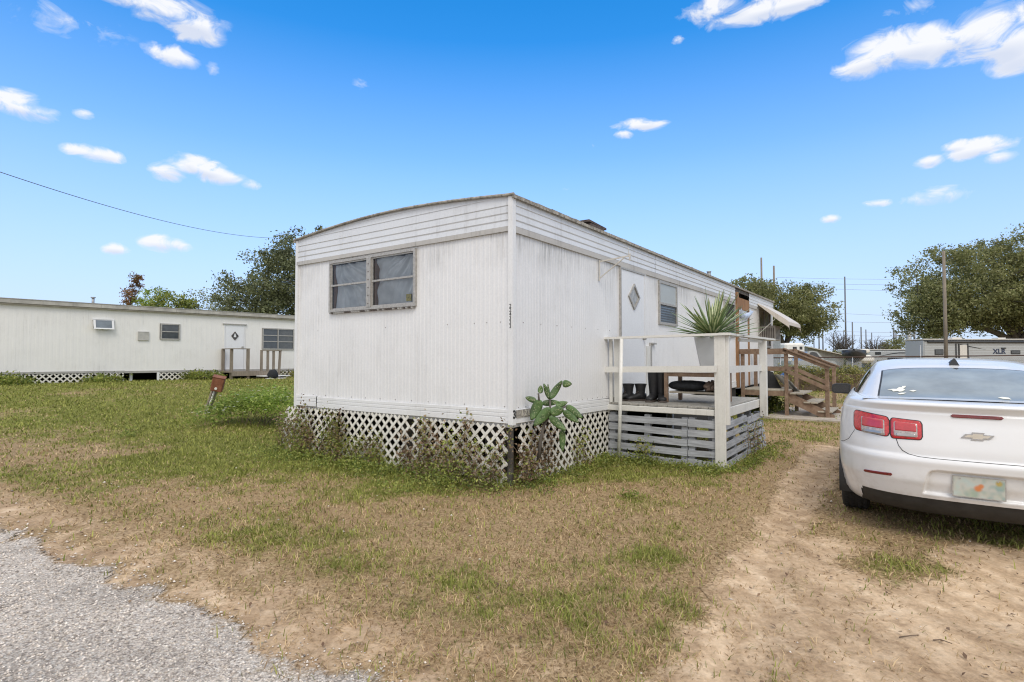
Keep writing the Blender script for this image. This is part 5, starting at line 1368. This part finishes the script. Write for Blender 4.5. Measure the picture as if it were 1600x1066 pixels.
# things laid on the tail surface
def tail_patch(name, prof, mat, off=.010, nx=24, nzp=8, parent=None, lab=None, back=True):
    """prof(t)-> x, z_bottom, z_top ; t in 0..1"""
    m = MB(); rows = []; base = []
    for i in range(nx+1):
        x, z0, z1 = prof(i/nx); row = []; br = []
        for k in range(nzp+1):
            z = z0+(z1-z0)*k/nzp; y = rear_y(x, z)
            e = .0005; nx_ = (rear_y(x+e, z)-rear_y(x-e, z))/(2*e); n = Vector((nx_, -1, 0)).normalized(); n.x = -n.x if False else n.x
            edge = min(i/nx, 1-i/nx)*nx; ez = min(k, nzp-k); f = off*(1 if (edge >= 1 and ez >= 1) else .55)
            row.append(Vector((x, y, z))+n*f); br.append(Vector((x, y, z))-n*.004)
        rows.append(row); base.append(br)
    m.grid(rows, 0, True, True)
    # skirt
    loop = [(i, 0) for i in range(nx+1)]+[(nx, k) for k in range(1, nzp+1)]+[(i, nzp) for i in range(nx-1, -1, -1)]+[(0, k) for k in range(nzp-1, 0, -1)]
    for a, b2 in zip(loop, loop[1:]+loop[:1]):
        m.add([rows[a[0]][a[1]], rows[b2[0]][b2[1]], base[b2[0]][b2[1]], base[a[0]][a[1]]], [(0,1,2,3)], 0, False)
    return m.build(name, M[mat] if isinstance(mat, str) else mat, parent or car, lab)
def rr_prof(x0, x1, zb0, zb1, zt0, zt1, r=.03):
    def f(t):
        x = x0+(x1-x0)*t; zb = zb0+(zb1-zb0)*t; zt = zt0+(zt1-zt0)*t
        d = min(abs(x-x0), abs(x1-x)); rr = r
        if d < rr: k = rr-math.sqrt(max(0, rr*rr-(rr-d)**2)); zb += k; zt -= k
        if zt < zb+.002: zt = zb+.002
        return x, zb, zt
    return f
for sd in (-1, 1):
    ou = tail_patch('tail_light', rr_prof(sd*.790, sd*.545, .835, .812, .995, .964, .030), 'red_lens', .014)
    inn_ = tail_patch('tail_light', rr_prof(sd*.532, sd*.335, .805, .812, .962, .950, .024), 'red_lens', .014)
    tail_patch('lens_frame', rr_prof(sd*.735, sd*.560, .822, .818, .962, .948, .02), 'clear_lens', .0175, parent=ou); tail_patch('inner_lens', rr_prof(sd*.728, sd*.567, .868, .862, .956, .942, .018), 'red_inner', .020, parent=ou); tail_patch('lens_lower', rr_prof(sd*.718, sd*.577, .828, .825, .858, .854, .013), mat_simple('silver_reflector', (.40,.38,.37), .2, .6), .020, parent=ou)
    tail_patch('lens_frame', rr_prof(sd*.515, sd*.350, .816, .820, .948, .938, .02), 'clear_lens', .0175, parent=inn_); tail_patch('inner_lens', rr_prof(sd*.508, sd*.357, .862, .862, .942, .932, .016), 'red_inner', .020, parent=inn_); tail_patch('lens_lower', rr_prof(sd*.498, sd*.367, .824, .826, .853, .853, .013), mat_simple('silver_reflector2', (.42,.40,.39), .2, .6), .020, parent=inn_)
    tail_patch('lamp_surround', rr_prof(sd*.541, sd*.328, .799, .806, .967, .955, .028), 'car_black', .004); tail_patch('lamp_surround', rr_prof(sd*.797, sd*.540, .829, .806, 1.001, .969, .034), 'car_black', .004)
    tail_patch('bumper_reflector', rr_prof(sd*.722, sd*.530, .494, .504, .516, .528, .008), 'dark_red', .008)
    for q in range(1): pass
tail_patch('brake_light', rr_prof(-.155, .155, .995, .995, 1.020, 1.020, .012), 'dark_red', .010)
# trunk shut line
def tail_tube(name, pts, r, mat):
    P_ = []
    for (x0, z0), (x1, z1) in zip(pts[:-1], pts[1:]):
        for t in np.linspace(0, 1, 8, endpoint=False): x = x0+(x1-x0)*t; z = z0+(z1-z0)*t; P_.append((x, rear_y(x, z)-.0005, z))
    m = MB(); m.tube(P_, r, 6); m.build(name, M[mat], car)
for q_ in (-1, 1): tail_tube('bumper_seam', [(q_*.79,.826),(q_*.835,.74),(q_*.88,.70),(q_*.905,.69)], .0022, 'car_black')
tail_tube('shut_line', [(-.50,.80),(-.485,.75),(-.46,.715),(-.42,.692),(-.36,.681),(-.25,.678),(.25,.678),(.36,.681),(.42,.692),(.46,.715),(.485,.75),(.50,.80)], .0026, 'car_black')
# emblem, lettering
bow = [(-.098,-.014),(-.072,.015),(-.038,.015),(-.033,.030),(.040,.030),(.035,.015),(.098,.015),(.072,-.014),(.038,-.014),(.033,-.029),(-.040,-.029),(-.035,-.014)]
m = MB(); m.prism([(x, rear_y(x, .865)-.004, .865+z) for x, z in bow][::-1], (0,0,0), (0,-.010,0)); em = m.build('emblem', M['chrome'], car, 'bow-tie badge with a gold centre')
m = MB(); m.prism([(x*.80, rear_y(x, .865)-.0145, .865+z*.62) for x, z in bow][::-1], (0,0,0), (0,-.002,0)); m.build('gold_centre', mat_simple('gold_badge', (.74,.68,.58), .35, .3), em)
textmesh('model_lettering', 'MALIBU', .030, M['chrome'], car, T4((.335, rear_y(.335,.745)-.004, .745), (1,.10,0), (0,0,1)), ext=.003, bold=.0008)
# number plate, blurred as in the photo
def plate_mat():
    m, nt, b = nodes('number_plate'); v = coords(nt); n = noise(nt, v, 13, 1); n2 = noise(nt, v, 9, 1)
    c = ramp(nt, n, [(.35, (.46,.53,.50)), (.5, (.50,.50,.45)), (.66, (.28,.38,.36))])
    c = mixc(nt, ramp(nt, n2, [(.5, 0), (.7, .5)]), c, (.42,.45,.30))
    def blob_(cx, cz_, r, col, c):
        sb = N(nt, 'ShaderNodeVectorMath', operation='DISTANCE'); nt.links.new(v, sb.inputs[0]); sb.inputs[1].default_value = (cx, 0, cz_)
        return mixc(nt, ramp(nt, math_(nt, 'DIVIDE', sb.outputs['Value'], r), [(.45, .9), (1., 0)]), c, col)
    c = blob_(-.004, -.005, .030, (.62,.19,.05), c); c = blob_(.014, .014, .022, (.60,.20,.06), c); c = blob_(.115, .045, .026, (.45,.33,.08), c)
    nt.links.new(c, b.inputs['Base Color']); b.inputs['Roughness'].default_value = .3; return m
m = MB(); m.bbox((-.1525,-.003,-.077), (.1525,.003,.077), .002); pl_ = m.build('number_plate', plate_mat(), car, 'pale number plate with a soft orange centre', loc=(0,.022,.487))
m = MB(); m.add([(x*.155, -.0035, z*.079) for x, z in ((-1,-1),(1,-1),(1,1),(-1,1))]+[(x*.148, -.0035, z*.072) for x, z in ((-1,-1),(1,-1),(1,1),(-1,1))], [(0,1,5,4),(1,2,6,5),(2,3,7,6),(3,0,4,7)]); m.build('plate_rim', M['alu'], pl_)
for sx in (-.11, .11):
    m = MB(); m.cyl((sx,.0,.06), (sx,-.007,.06), .006); m.build('plate_screw', M['alu'], pl_)
# shark fin and its little base
m = MB(); rows = [[(-.046,1.42,1.372),(0,1.42,1.376),(.046,1.42,1.372)]]
m.loft([[(-.048,1.43,1.365),(-.015,1.435,1.435),(.0,1.437,1.452),(.015,1.435,1.435),(.048,1.43,1.365)],[(-.04,1.60,1.395),(-.01,1.60,1.432),(0,1.60,1.437),(.01,1.60,1.432),(.04,1.60,1.395)]], 0, True, False, True)
m.build('antenna', M['car_black'], car)
m = MB(); p_ = [sec(1.27, 0, .007)]; m.add([(-.022,1.295,sec(1.295,0,.008).z),(.022,1.295,sec(1.295,0,.008).z),(.0,1.255,sec(1.255,0,.008).z)], [(0,1,2)]); m.build('window_sensor', M['car_black'], rim)
# stickers on the rear glass: a running-horse like white shape and small scribbles
def glass_poly(pts, mat='flower', nm='window_sticker'):
    m = MB(); V_ = []
    for x, t in pts:
        y = .55+.75*t; s = abs(x)/gh(y)[1]; p = sec(y, s, .009); V_.append((math.copysign(p.x, x), p.y, p.z))
    m.add(V_, [tuple(range(len(V_)))]); return m.build(nm, M[mat], rim)
ho = [(-.545,.30),(-.50,.31),(-.475,.30),(-.455,.35),(-.435,.345),(-.43,.38),(-.405,.385),(-.405,.35),(-.425,.30),(-.41,.27),(-.435,.22),(-.455,.215),(-.47,.24),(-.50,.23),(-.51,.275)]
glass_poly([(x-.0, t) for x, t in ho]); glass_poly([(-.47,.16),(-.44,.185),(-.405,.18),(-.43,.14),(-.455,.135)]); glass_poly([(-.385,.235),(-.35,.26),(-.33,.235),(-.355,.21)])
glass_poly([(.20,.10),(.23,.13),(.27,.12),(.28,.06),(.23,.07)])
# wheels
for wy, wz in WC:
    for sd in (-1, 1):
        cx = sd*.80; t_ = MB(); rg = []
        for dx, r in ((-.105,.225),(-.112,.28),(-.105,.322),(-.085,.334),(.085,.334),(.105,.322),(.112,.28),(.105,.225)):
            rg.append([(cx+dx, wy+r*math.cos(a), wz+r*math.sin(a)) for a in np.linspace(0, 2*math.pi, 40, endpoint=False)])
        t_.loft(rg, 0, False, True)
        for dx in (-.055,-.018,.018,.055): pass
        wh = empty('wheel', (0,0,0)); wh.parent = car
        t_.build('tyre', M['tyre'], wh)
        g_ = MB()
        for k in range(56):
            a = 2*math.pi*k/56
            for dx in (-.072,-.030,.030,.072): g_.beam((cx+dx, wy+.333*math.cos(a), wz+.333*math.sin(a)), (cx+dx+.004, wy+.333*math.cos(a+.075), wz+.333*math.sin(a+.075)), .026, .010, (0, math.cos(a), math.sin(a)))
        g_.build('tread', M['tyre'], wh)
        g_ = MB(); g_.cyl((cx-sd*.09,wy,wz), (cx+sd*.03,wy,wz), .222, 32)
        for k in range(5):
            a = 2*math.pi*k/5; g_.beam((cx+sd*.06,wy,wz), (cx+sd*.085,wy+.215*math.cos(a),wz+.215*math.sin(a)), .055, .02, (1,0,0))
        rg = [[(cx+sd*.095, wy+r*math.cos(a), wz+r*math.sin(a)) for a in np.linspace(0,2*math.pi,32,endpoint=False)] for r in (.225,.205)]; g_.loft(rg, 0, False)
        g_.build('rim', mat_simple('wheel_alloy', (.45,.46,.47), .35, .8), wh)
    for sd in (-1, 1):
        m = MB(); rg = [[(sd*x, wy+AR*math.cos(a), wz+AR*math.sin(a)) for a in np.linspace(-.35, math.pi+.35, 30)] for x in (.925,.55)]; m.grid(rg, 0, True, sd > 0)
        m.add([rg[1][i] for i in range(30)], [tuple(range(30))])
        m.build('wheel_arch_liner', M['car_black'], car)
m = MB(); m.box((-.55,.35,.26), (.55,4.4,.40)); m.box((-.75,1.5,.22),(.75,3.35,.36)); m.build('underbody', M['car_black'], car)
for sd in (-1, 1):
    m = MB()
    for y in (1.75, 2.85): m.box((sd*.928-.02, y, .875), (sd*.928+.02, y+.17, .90))
    m.build('door_handle', M['paint'], car)
    m = MB(); m.bbox((sd*.62-.17, 4.66, .66), (sd*.62+.17, 4.80, .80), .03); m.build('headlight', M['clear_lens'], car)

# ------------------------------------------------------------------ storage yard vehicles far right
def bxo(name, a, b2, mat, par, c=.05, lab=None):
    m = MB(); m.bbox(a, b2, c); return m.build(name, M[mat] if isinstance(mat, str) else mat, par, lab)
M['rv_wall'] = mat_painted('trailer_wall', (.44,.465,.48), (.30,.30,.30), .5); M['rv_dark'] = mat_simple('trailer_dark', (.035,.037,.042), .4, var=.3); M['rv_light'] = mat_simple('trailer_light', (.62,.60,.56), .5, var=.1)
def trailer_wheels(par, xs, y, r=.36):
    for x in xs:
        for yy in (y, y+2.1): m = MB(); m.cyl((x,yy,r), (x,yy+.22,r), r, 20); m.build('wheel', M['tyre'], par)
Yr = 50; x0 = ppx(1443.5, Yr); rv = empty('travel_trailer', (x0, Yr, 0), 0, 'large grey travel trailer with dark awning bar under the huge oak', 'trailer')
Lr = 10.6
bxo('body', (0,0,.62), (Lr,2.45,3.10), 'rv_wall', rv, .10); bxo('roof', (-.04,-.03,3.10), (Lr+.04,2.48,3.20), 'rv_light', rv, .03)
m = MB()
for z in np.arange(.8, 3.05, .15): m.box((.05,-.012,z), (Lr-.05,.002,z+.018))
m.build('wall_rib', mat_simple('rib_shadowless_grey', (.36,.35,.33), .6), rv)
m = MB(); m.cyl((.3,-.10,2.93), (Lr-.2,-.10,2.90), .085, 10); m.box((.05,-.06,2.98),(Lr-.1,.0,3.06)); m.build('awning_roll', M['rv_dark'], rv)
def fx_(px): return ppx(px, Yr)-x0
def fz_(py): return H_CAM+(560-py)*Yr/870
for u0, u1, v0, v1 in ((1460,1474,554.5,546),(1579,1594,553.5,547.5)):
    m = MB(); m.bbox((fx_(u0),-.035,fz_(v0)), (fx_(u1),.01,fz_(v1)), .03); w = m.build('window', M['rv_dark'], rv); m = MB(); m.bbox((fx_(u0)+.08,-.045,fz_(v0)+.07), (fx_(u1)-.08,-.03,fz_(v1)-.07), .005); m.build('pane', M['glass'], w)
m = MB()
for u in (1493.5,1498,1512): m.box((fx_(u)-.05,-.05,.9), (fx_(u)+.05,0,fz_(537)))
m.build('door_frame', M['rv_dark'], rv); m = MB(); m.bbox((fx_(1499.5),-.03,.9), (fx_(1511),.0,fz_(539)), .02); m.build('door', M['rv_light'], rv)
m = MB(); pr = []
def sw(x): return fz_(540+max(0, x-1500)*.16)
for x in np.linspace(1500, 1542, 14): pr.append((fx_(x),-.016,sw(x)-.0))
pr2 = [(p[0], p[1], p[2]+.14*(1-i/13)) for i, p in enumerate(pr)]; m.grid([pr, pr2], 0, False); m.build('swoosh', M['rv_dark'], rv)
textmesh('lettering', 'XLR', .62, mat_simple('navy_letter', (.03,.045,.09), .5), rv, T4((fx_(1561),-.02,fz_(549.5)), (1,0,.0), (0,0,1)), bold=.02)
m = MB(); m.box((fx_(1555),-.02,fz_(553)),(fx_(1568),-.01,fz_(552.3))); m.box((fx_(1564),-.08,fz_(545)),(fx_(1571),-.0,fz_(543.4))); m.build('graphic_bar', M['rv_dark'], rv)
trailer_wheels(rv, (6.2, 7.1), .1); m = MB(); m.box((.6,.3,.35),(Lr-.4,2.1,.60)); m.build('chassis', M['rv_dark'], rv); m = MB(); m.bbox((3.2,.8,3.2),(4.1,1.6,3.36)); m.bbox((7.4,.8,3.2),(8.1,1.5,3.34)); m.build('roof_vent', M['rv_light'], rv)
Yt = 56; x0 = ppx(1357, Yt); tv = empty('travel_trailer', (x0, Yt, 0), 0, 'low tan travel trailer with a dark swoosh, between the covered boat and the large trailer', 'trailer')
Lt = ppx(1441, Yt)-x0
bxo('body', (0,0,.45), (Lt,2.3,2.28), 'rv_wall', tv, .16); bxo('roof', (.1,.0,2.28), (Lt-.1,2.3,2.36), 'rv_light', tv, .03)
m = MB(); m.bbox((.65,-.03,1.82), (1.25,.01,2.08), .03); w = m.build('window', M['rv_dark'], tv); m = MB(); m.bbox((.70,-.04,1.87),(1.20,-.02,2.03),.01); m.build('pane', M['glass'], w)
m = MB(); a_ = []; b_ = []
for t in np.linspace(0, 1, 20): x = .9+4.4*t; z = 1.62+.34*math.sin(math.pi*t*.9)**1.2; a_.append((x,-.02,z)); b_.append((x,-.02,z+.07*math.sin(math.pi*t)+.01))
m.grid([a_, b_], 0, False); m.box((1.9,-.06,1.25),(3.4,0,1.5)); m.build('swoosh', M['rv_dark'], tv); trailer_wheels(tv, (3.2,4.0), .05, .33)
m = MB(); m.box((.5,.3,.25),(Lt-.5,2.0,.44)); m.build('chassis', M['rv_dark'], tv)
# covered boat seen bow-on
Yb = 44; bo = empty('boat', (ppx(1334, Yb), Yb, 0), -R(31.5), 'boat with black hull and cover seen bow-on on a trailer in the yard', 'boat')
rg = []
for y, w_, zt, zk in ((-2.2,.10,2.06,1.9),(-1.9,.50,2.08,1.45),(-1.3,.76,2.08,1.12),(-.3,.84,2.05,1.02),(2.5,.84,2.0,1.0)):
    rg.append([(-w_,y,zt),(-w_*.96,y,zt-.45*(zt-zk)),(-w_*.6,y,zk+.25*(zt-zk)),(0,y,zk),(w_*.6,y,zk+.25*(zt-zk)),(w_*.96,y,zt-.45*(zt-zk)),(w_,y,zt)])
m = MB(); m.loft(rg, 0, True, True); m.build('hull', M['rv_dark'], bo, recalc=True)
m = MB(); m.grid([[(r[0][0],r[0][1],r[0][2]), (0, r[0][1], r[0][2]+.12), (r[-1][0],r[-1][1],r[-1][2])] for r in rg], 0, True); m.build('cover', mat_simple('grey_cover', (.10,.105,.11), .8), bo)
m = MB(); m.cyl((-.7,.4,.3),(-.5,.4,.3),.3,16); m.cyl((.5,.4,.3),(.7,.4,.3),.3,16); m.box((-.5,-2.6,.45),(-.4,2.4,.55)); m.box((.4,-2.6,.45),(.5,2.4,.55)); m.box((-.5,-1.2,.55),(.5,-1.1,1.2)); m.box((-.5,1.2,.55),(.5,1.3,1.1)); m.build('boat_trailer', M['galv'], bo)
wb_ = empty('boat', (ppx(1347, 50), 50, 0), 0, 'small white boat top showing behind the black boat', 'boat')
m = MB(); m.bbox((-1.0,0,1.95),(.75,2.2,2.28),.08); m.build('canopy', M['pvc'], wb_); m = MB(); m.bbox((-.2,-.1,1.0),(1.2,2.4,1.75),.25); m.build('hull', M['pvc'], wb_); m = MB()
for x in (-.7,.6): m.box((x,.3,1.2),(x+.05,.35,1.96)); 
m.box((-.1,.2,0),(0.0,2.0,1.05)); m.box((.9,.2,0),(1.0,2,1.05)); m.build('stand', M['galv'], wb_)
# pickup + camper shell trailer
Yp = 42; pk = empty('pickup_truck', (ppx(1236, Yp), Yp, 0), 0, 'silver pickup truck behind the step handrails, nose to the right', 'pickup')
sil = mat_simple('silver_paint', (.40,.42,.43), .3, .3, coat=.6)
m = MB(); m.prism([(0,0,.55),(0,0,1.25),(1.0,0,1.30),(1.25,0,1.95),(1.6,0,2.02),(2.0,0,1.95),(2.5,0,1.35),(3.3,0,1.22),(3.45,0,1.0),(3.45,0,.55)], (0,0,0), (0,1.9,0)); m.build('body', sil, pk, recalc=True)
m = MB(); m.prism([(1.32,-.012,1.36),(1.42,-.012,1.88),(1.62,-.012,1.94),(1.90,-.012,1.88),(2.30,-.012,1.36)], (0,0,0), (0,.006,0)); m.build('side_window', M['side_glass'], pk)
for x in (.7, 2.75): m = MB(); m.cyl((x,-.04,.40),(x,.22,.40),.40,20); m.cyl((x,1.7,.40),(x,1.95,.40),.40,20); m.build('wheel', M['tyre'], pk)
m = MB(); m.box((3.44,.1,.75),(3.47,1.8,1.0)); m.build('grille', M['rv_dark'], pk)
Yk = 46; ck = empty('camper_trailer', (ppx(1227, Yk), Yk, 0), 0, 'white box trailer with two small dark windows behind the pickup', 'trailer')
bxo('body', (0,0,.55), (1.66,3.6,2.72), 'pvc', ck, .14)
m = MB(); m.bbox((.62,-.02,2.20),(.95,.01,2.40),.02); m.build('window', M['rv_dark'], ck); m = MB(); m.bbox((1.18,-.02,2.18),(1.42,.01,2.42),.02); m.build('window', M['rv_dark'], ck)
for x in (.05, 1.4): m = MB(); m.cyl((x,1.6,.32),(x+.2,1.6,.32),.32,16); m.build('wheel', M['tyre'], ck)
# grey metal shed just past the near home, and low sheds further on
sh = empty('shed', (ppx(1200, 33), 33, 0), 0, 'grey ribbed metal shed seen past the far corner of the near home', 'shed')
m = MB(); ribbed(m, 0, .75, 0, 2.85, lambda u,o,z: (u,-o,z), per=.12, amp=.012); ribbed(m, 0, 2, 0, 2.85, lambda u,o,z: (.75+o,u,z), per=.12, amp=.012); m.box((0,.02,0),(.73,2,2.83)); m.build('wall', mat_simple('shed_grey', (.30,.33,.36), .5, .3), sh); m = MB(); m.box((-.1,-.1,2.85),(.85,2.1,2.92)); m.build('roof', M['galv'], sh)
lo = empty('storage_shed', (ppx(1262, 75), 75, 0), 0, 'long low grey shed with a pale sloping roof edge behind the pickup', 'shed')
wl = ppx(1318, 75)-ppx(1262, 75)
m = MB(); m.prism([(0,0,0),(0,0,2.95),(wl,0,1.75),(wl,0,0)], (0,0,0), (0,5,0)); m.build('wall', mat_simple('old_tin', (.27,.27,.25), .7, var=.35, scale=1.2), lo, recalc=True)
m = MB(); m.beam((-.3,-.2,3.02),(wl+.3,-.2,1.80),.5,.10); m.beam((-.3,2.5,3.02),(wl+.3,2.5,1.80),5.2,.06); m.build('roof', M['rv_light'], lo)
for i, (px, Y_, w_, h_, lab) in enumerate(((1296,60,2.6,1.9,'grey covered vehicle shape in the storage yard left of the black boat'),)):
    r_ = empty('covered_car', (ppx(px, Y_), Y_, 0), 0, lab, 'car'); m = MB(); m.prism([(-1.3,0,.2),(-1.3,0,.95),(-.9,0,1.5),(.5,0,1.55),(.95,0,1.05),(1.3,0,.95),(1.3,0,.2)], (0,0,0), (0,1.7,0)); m.build('cover', mat_simple('car_cover', (.24,.25,.25), .8), r_, recalc=True)
    for x in (-.8,.8): m = MB(); m.cyl((x,-.02,.32),(x,.2,.32),.32,14); m.build('wheel', M['tyre'], r_)

# ------------------------------------------------------------------ twigs and leaves on the ground
g = np.random.default_rng(90)
for i, (px, py, L_, a, lab) in enumerate(((1405,1000,.12,.2,'dry twig lying on the sand below the car, the longer of two'),(1458,1004,.07,-.5,'short curved twig on the sand right of the longer twig'))):
    x, y = gp(px, py); z = float(ground_z(x, y)[0]); m = MB(); m.tube([(x,y,z+.012),(x+L_*.5,y+L_*.2*a,z+.018),(x+L_,y+L_*a,z+.012)], [.0035,.003,.002], 6); o = m.build('twig', M['twig']); tag(o, lab, 'twig')
C = []
for k in range(1500):
    x = -4+8*g.random(); y = 2.5+6*g.random(); gr, sa, gn, q = masks(np.array([x]), np.array([y]))
    if gr[0] < .7 and not in_home(np.array([x]), np.array([y]))[0]: C.append((x, y, float(ground_z(x, y)[0])+.018))
o = foliage('fallen_leaves', np.array(C), .032, M['leaf_dry'], None, 4, .5, 2.5); tag(o, 'small dry leaves scattered over lawn and drive', 'leaves', kind='stuff')

# ------------------------------------------------------------------ sky, sun, camera
SUN_EL, SUN_AZ = R(50), R(174)      # azimuth clockwise from +Y
w = bpy.data.worlds.new('World'); SC.world = w; w.use_nodes = True; nt = w.node_tree
bg = nt.nodes['Background']; sky = N(nt, 'ShaderNodeTexSky'); sky.sky_type = 'NISHITA'; sky.sun_disc = False
sky.sun_elevation = SUN_EL; sky.sun_rotation = SUN_AZ; sky.air_density = 1.0; sky.dust_density = .3; sky.ozone_density = 2.2; sky.altitude = 0
hs = N(nt, 'ShaderNodeHueSaturation'); hs.inputs['Saturation'].default_value = 1.0; hs.inputs['Value'].default_value = 1.0; nt.links.new(sky.outputs[0], hs.inputs['Color'])
tc = N(nt, 'ShaderNodeTexCoord'); dirv = tc.outputs['Generated']
sp = N(nt, 'ShaderNodeSeparateXYZ'); nt.links.new(dirv, sp.inputs[0])
def dirpx(px, py):
    a = math.atan(27/870); u = (px-800)/870; v = -(py-533)/870
    return Vector((u, math.cos(a)-v*math.sin(a), math.sin(a)+v*math.cos(a))).normalized()
def vmath(op, a, b2):
    n = N(nt, 'ShaderNodeVectorMath', operation=op)
    for i, x in enumerate((a, b2)):
        if hasattr(x, 'is_linked'): nt.links.new(x, n.inputs[i])
        else: n.inputs[i].default_value = x
    return n
CL = [(250,12,95,30),(300,42,48,26),(215,5,60,20),(270,88,42,18),(332,105,13,14,.6),(28,165,48,24),(62,178,32,16),(148,240,42,13),(300,258,46,18),(262,268,32,16),(345,275,40,16),(390,288,18,9,.7),
      (180,389,20,11),(260,381,38,14),(1120,10,60,22),(1190,14,90,24),(1240,6,60,16),(1000,195,44,11),(975,210,18,9),(1380,80,62,34),(1450,72,70,32),(1345,105,40,22),(1545,50,70,48),(1590,75,50,40),(1420,15,36,18,.6),
      (1530,232,50,17),(1490,228,22,10),(1562,246,26,12),(1452,252,22,11),(1462,307,46,17),(1300,342,18,8),(1370,318,22,7,.7),(1510,330,24,6,.4),(570,135,18,26,.25),(60,18,120,30,.35),(130,178,16,8,.5),(885,296,20,4,.4),(1060,62,12,7,.6),(925,228,12,6,.5)]
mask = None; lowm = None
for c in CL:
    d0 = dirpx(c[0], c[1]); right = Vector((d0.y, -d0.x, 0)).normalized(); up = right.cross(d0); dist = math.hypot(1, math.hypot((c[0]-800)/870, (c[1]-533)/870))
    rx, ry = c[2]/870/dist, c[3]/870/dist; k = c[4] if len(c) > 4 else 1
    u = vmath('DOT_PRODUCT', dirv, tuple(right/rx)).outputs['Value']; v = vmath('DOT_PRODUCT', dirv, tuple(up/ry)).outputs['Value']
    v = math_(nt, 'SUBTRACT', v, float(d0.dot(up/ry))); f = math_(nt, 'GREATER_THAN', vmath('DOT_PRODUCT', dirv, tuple(d0)).outputs['Value'], .5)
    r2 = math_(nt, 'ADD', math_(nt, 'MULTIPLY', u, u), math_(nt, 'MULTIPLY', v, v))
    mk = math_(nt, 'MULTIPLY', math_(nt, 'MULTIPLY', math_(nt, 'MAXIMUM', math_(nt, 'SUBTRACT', 1.3, r2), 0.0), f), k)
    # underside factor
    lo_ = math_(nt, 'MULTIPLY', mk, math_(nt, 'MULTIPLY', v, -1.0))
    mask = mk if mask is None else math_(nt, 'MAXIMUM', mask, mk); lowm = lo_ if lowm is None else math_(nt, 'ADD', lowm, lo_)
mp = N(nt, 'ShaderNodeMapping'); mp.inputs['Scale'].default_value = (1, 1, 1.7); nt.links.new(dirv, mp.inputs[0])
def wnoise(s, d, r, dist=0):
    n = N(nt, 'ShaderNodeTexNoise'); n.inputs['Scale'].default_value = s; n.inputs['Detail'].default_value = d; n.inputs['Roughness'].default_value = r; n.inputs['Distortion'].default_value = dist; nt.links.new(mp.outputs[0], n.inputs['Vector']); return n.outputs['Fac']
nz1 = wnoise(21, 10, .60, .7); nz2 = wnoise(6, 4, .5)
dn = math_(nt, 'ADD', math_(nt, 'MULTIPLY', mask, .85), math_(nt, 'MULTIPLY', math_(nt, 'SUBTRACT', nz1, .5), 2.5)); dens = ramp(nt, dn, [(.30, 0), (.62, .30), (.84, .75), (1.0, .97)])
dens = math_(nt, 'MULTIPLY', dens, ramp(nt, mask, [(0, 0), (.25, 1)]))
ccol = ramp(nt, math_(nt, 'ADD', lowm, math_(nt, 'MULTIPLY', nz2, .4)), [(.15, (1.0,1.0,1.0)), (.8, (.74,.79,.90))])
cs_ = vmath('MULTIPLY', ccol, (9.2, 9.3, 9.6)).outputs[0]
# pale air near the horizon
hz = ramp(nt, sp.outputs[2], [(.0, 1.0), (.06, .88), (.18, .60), (.34, .22), (.5, 0)])
tinted = mixc(nt, 1.0, vmath('MULTIPLY', hs.outputs[0], (.95, 1.95, 2.6)).outputs[0], ramp(nt, sp.outputs[2], [(.05, (1.0,.80,.92)), (.30, (.80,.92,1.0)), (.55, (.26,.85,1.0))]), 'MULTIPLY')
skyc = mixc(nt, math_(nt, 'MULTIPLY', hz, 1.0), tinted, (1,1,1)); nt.links.new(vmath('MULTIPLY', (6.4, 7.55, 9.6), (1,1,1)).outputs[0], skyc.node.inputs[7])
# unseen bright cloud deck, added overhead and behind the camera as neutral fill
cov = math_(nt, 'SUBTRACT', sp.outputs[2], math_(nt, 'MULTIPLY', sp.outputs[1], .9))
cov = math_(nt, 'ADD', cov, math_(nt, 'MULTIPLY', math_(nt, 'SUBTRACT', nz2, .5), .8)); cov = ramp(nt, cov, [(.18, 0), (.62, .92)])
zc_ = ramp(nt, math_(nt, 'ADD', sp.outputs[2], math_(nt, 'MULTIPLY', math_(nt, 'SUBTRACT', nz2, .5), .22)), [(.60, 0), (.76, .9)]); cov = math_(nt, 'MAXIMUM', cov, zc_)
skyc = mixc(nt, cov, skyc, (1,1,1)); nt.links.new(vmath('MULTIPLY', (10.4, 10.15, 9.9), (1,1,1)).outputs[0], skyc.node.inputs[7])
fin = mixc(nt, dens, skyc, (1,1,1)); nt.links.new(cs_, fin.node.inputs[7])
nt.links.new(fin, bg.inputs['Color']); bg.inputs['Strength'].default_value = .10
s = Vector((math.sin(SUN_AZ)*math.cos(SUN_EL), math.cos(SUN_AZ)*math.cos(SUN_EL), math.sin(SUN_EL)))
li = bpy.data.lights.new('sun', 'SUN'); li.energy = 1.5; li.angle = R(26); li.color = (1.0, .935, .845)
so = bpy.data.objects.new('sun', li); COL.objects.link(so); so.rotation_euler = s.to_track_quat('Z', 'Y').to_euler(); so.location = (0, -10, 20)
cam = bpy.data.cameras.new('camera'); co = bpy.data.objects.new('camera', cam); COL.objects.link(co)
cam.sensor_width = 36; cam.lens = 870/1600*36; cam.clip_start = .05; cam.clip_end = 4000
co.location = (0, 0, H_CAM); co.rotation_euler = (R(90)+math.atan(27/870), 0, 0); SC.camera = co
SC.view_settings.view_transform = 'Standard'; SC.view_settings.look = 'None'; SC.view_settings.exposure = 0.08; SC.view_settings.gamma = 1.0
SC.cycles.filter_width = 1.15; SC.cycles.max_bounces = 8; SC.cycles.transparent_max_bounces = 12
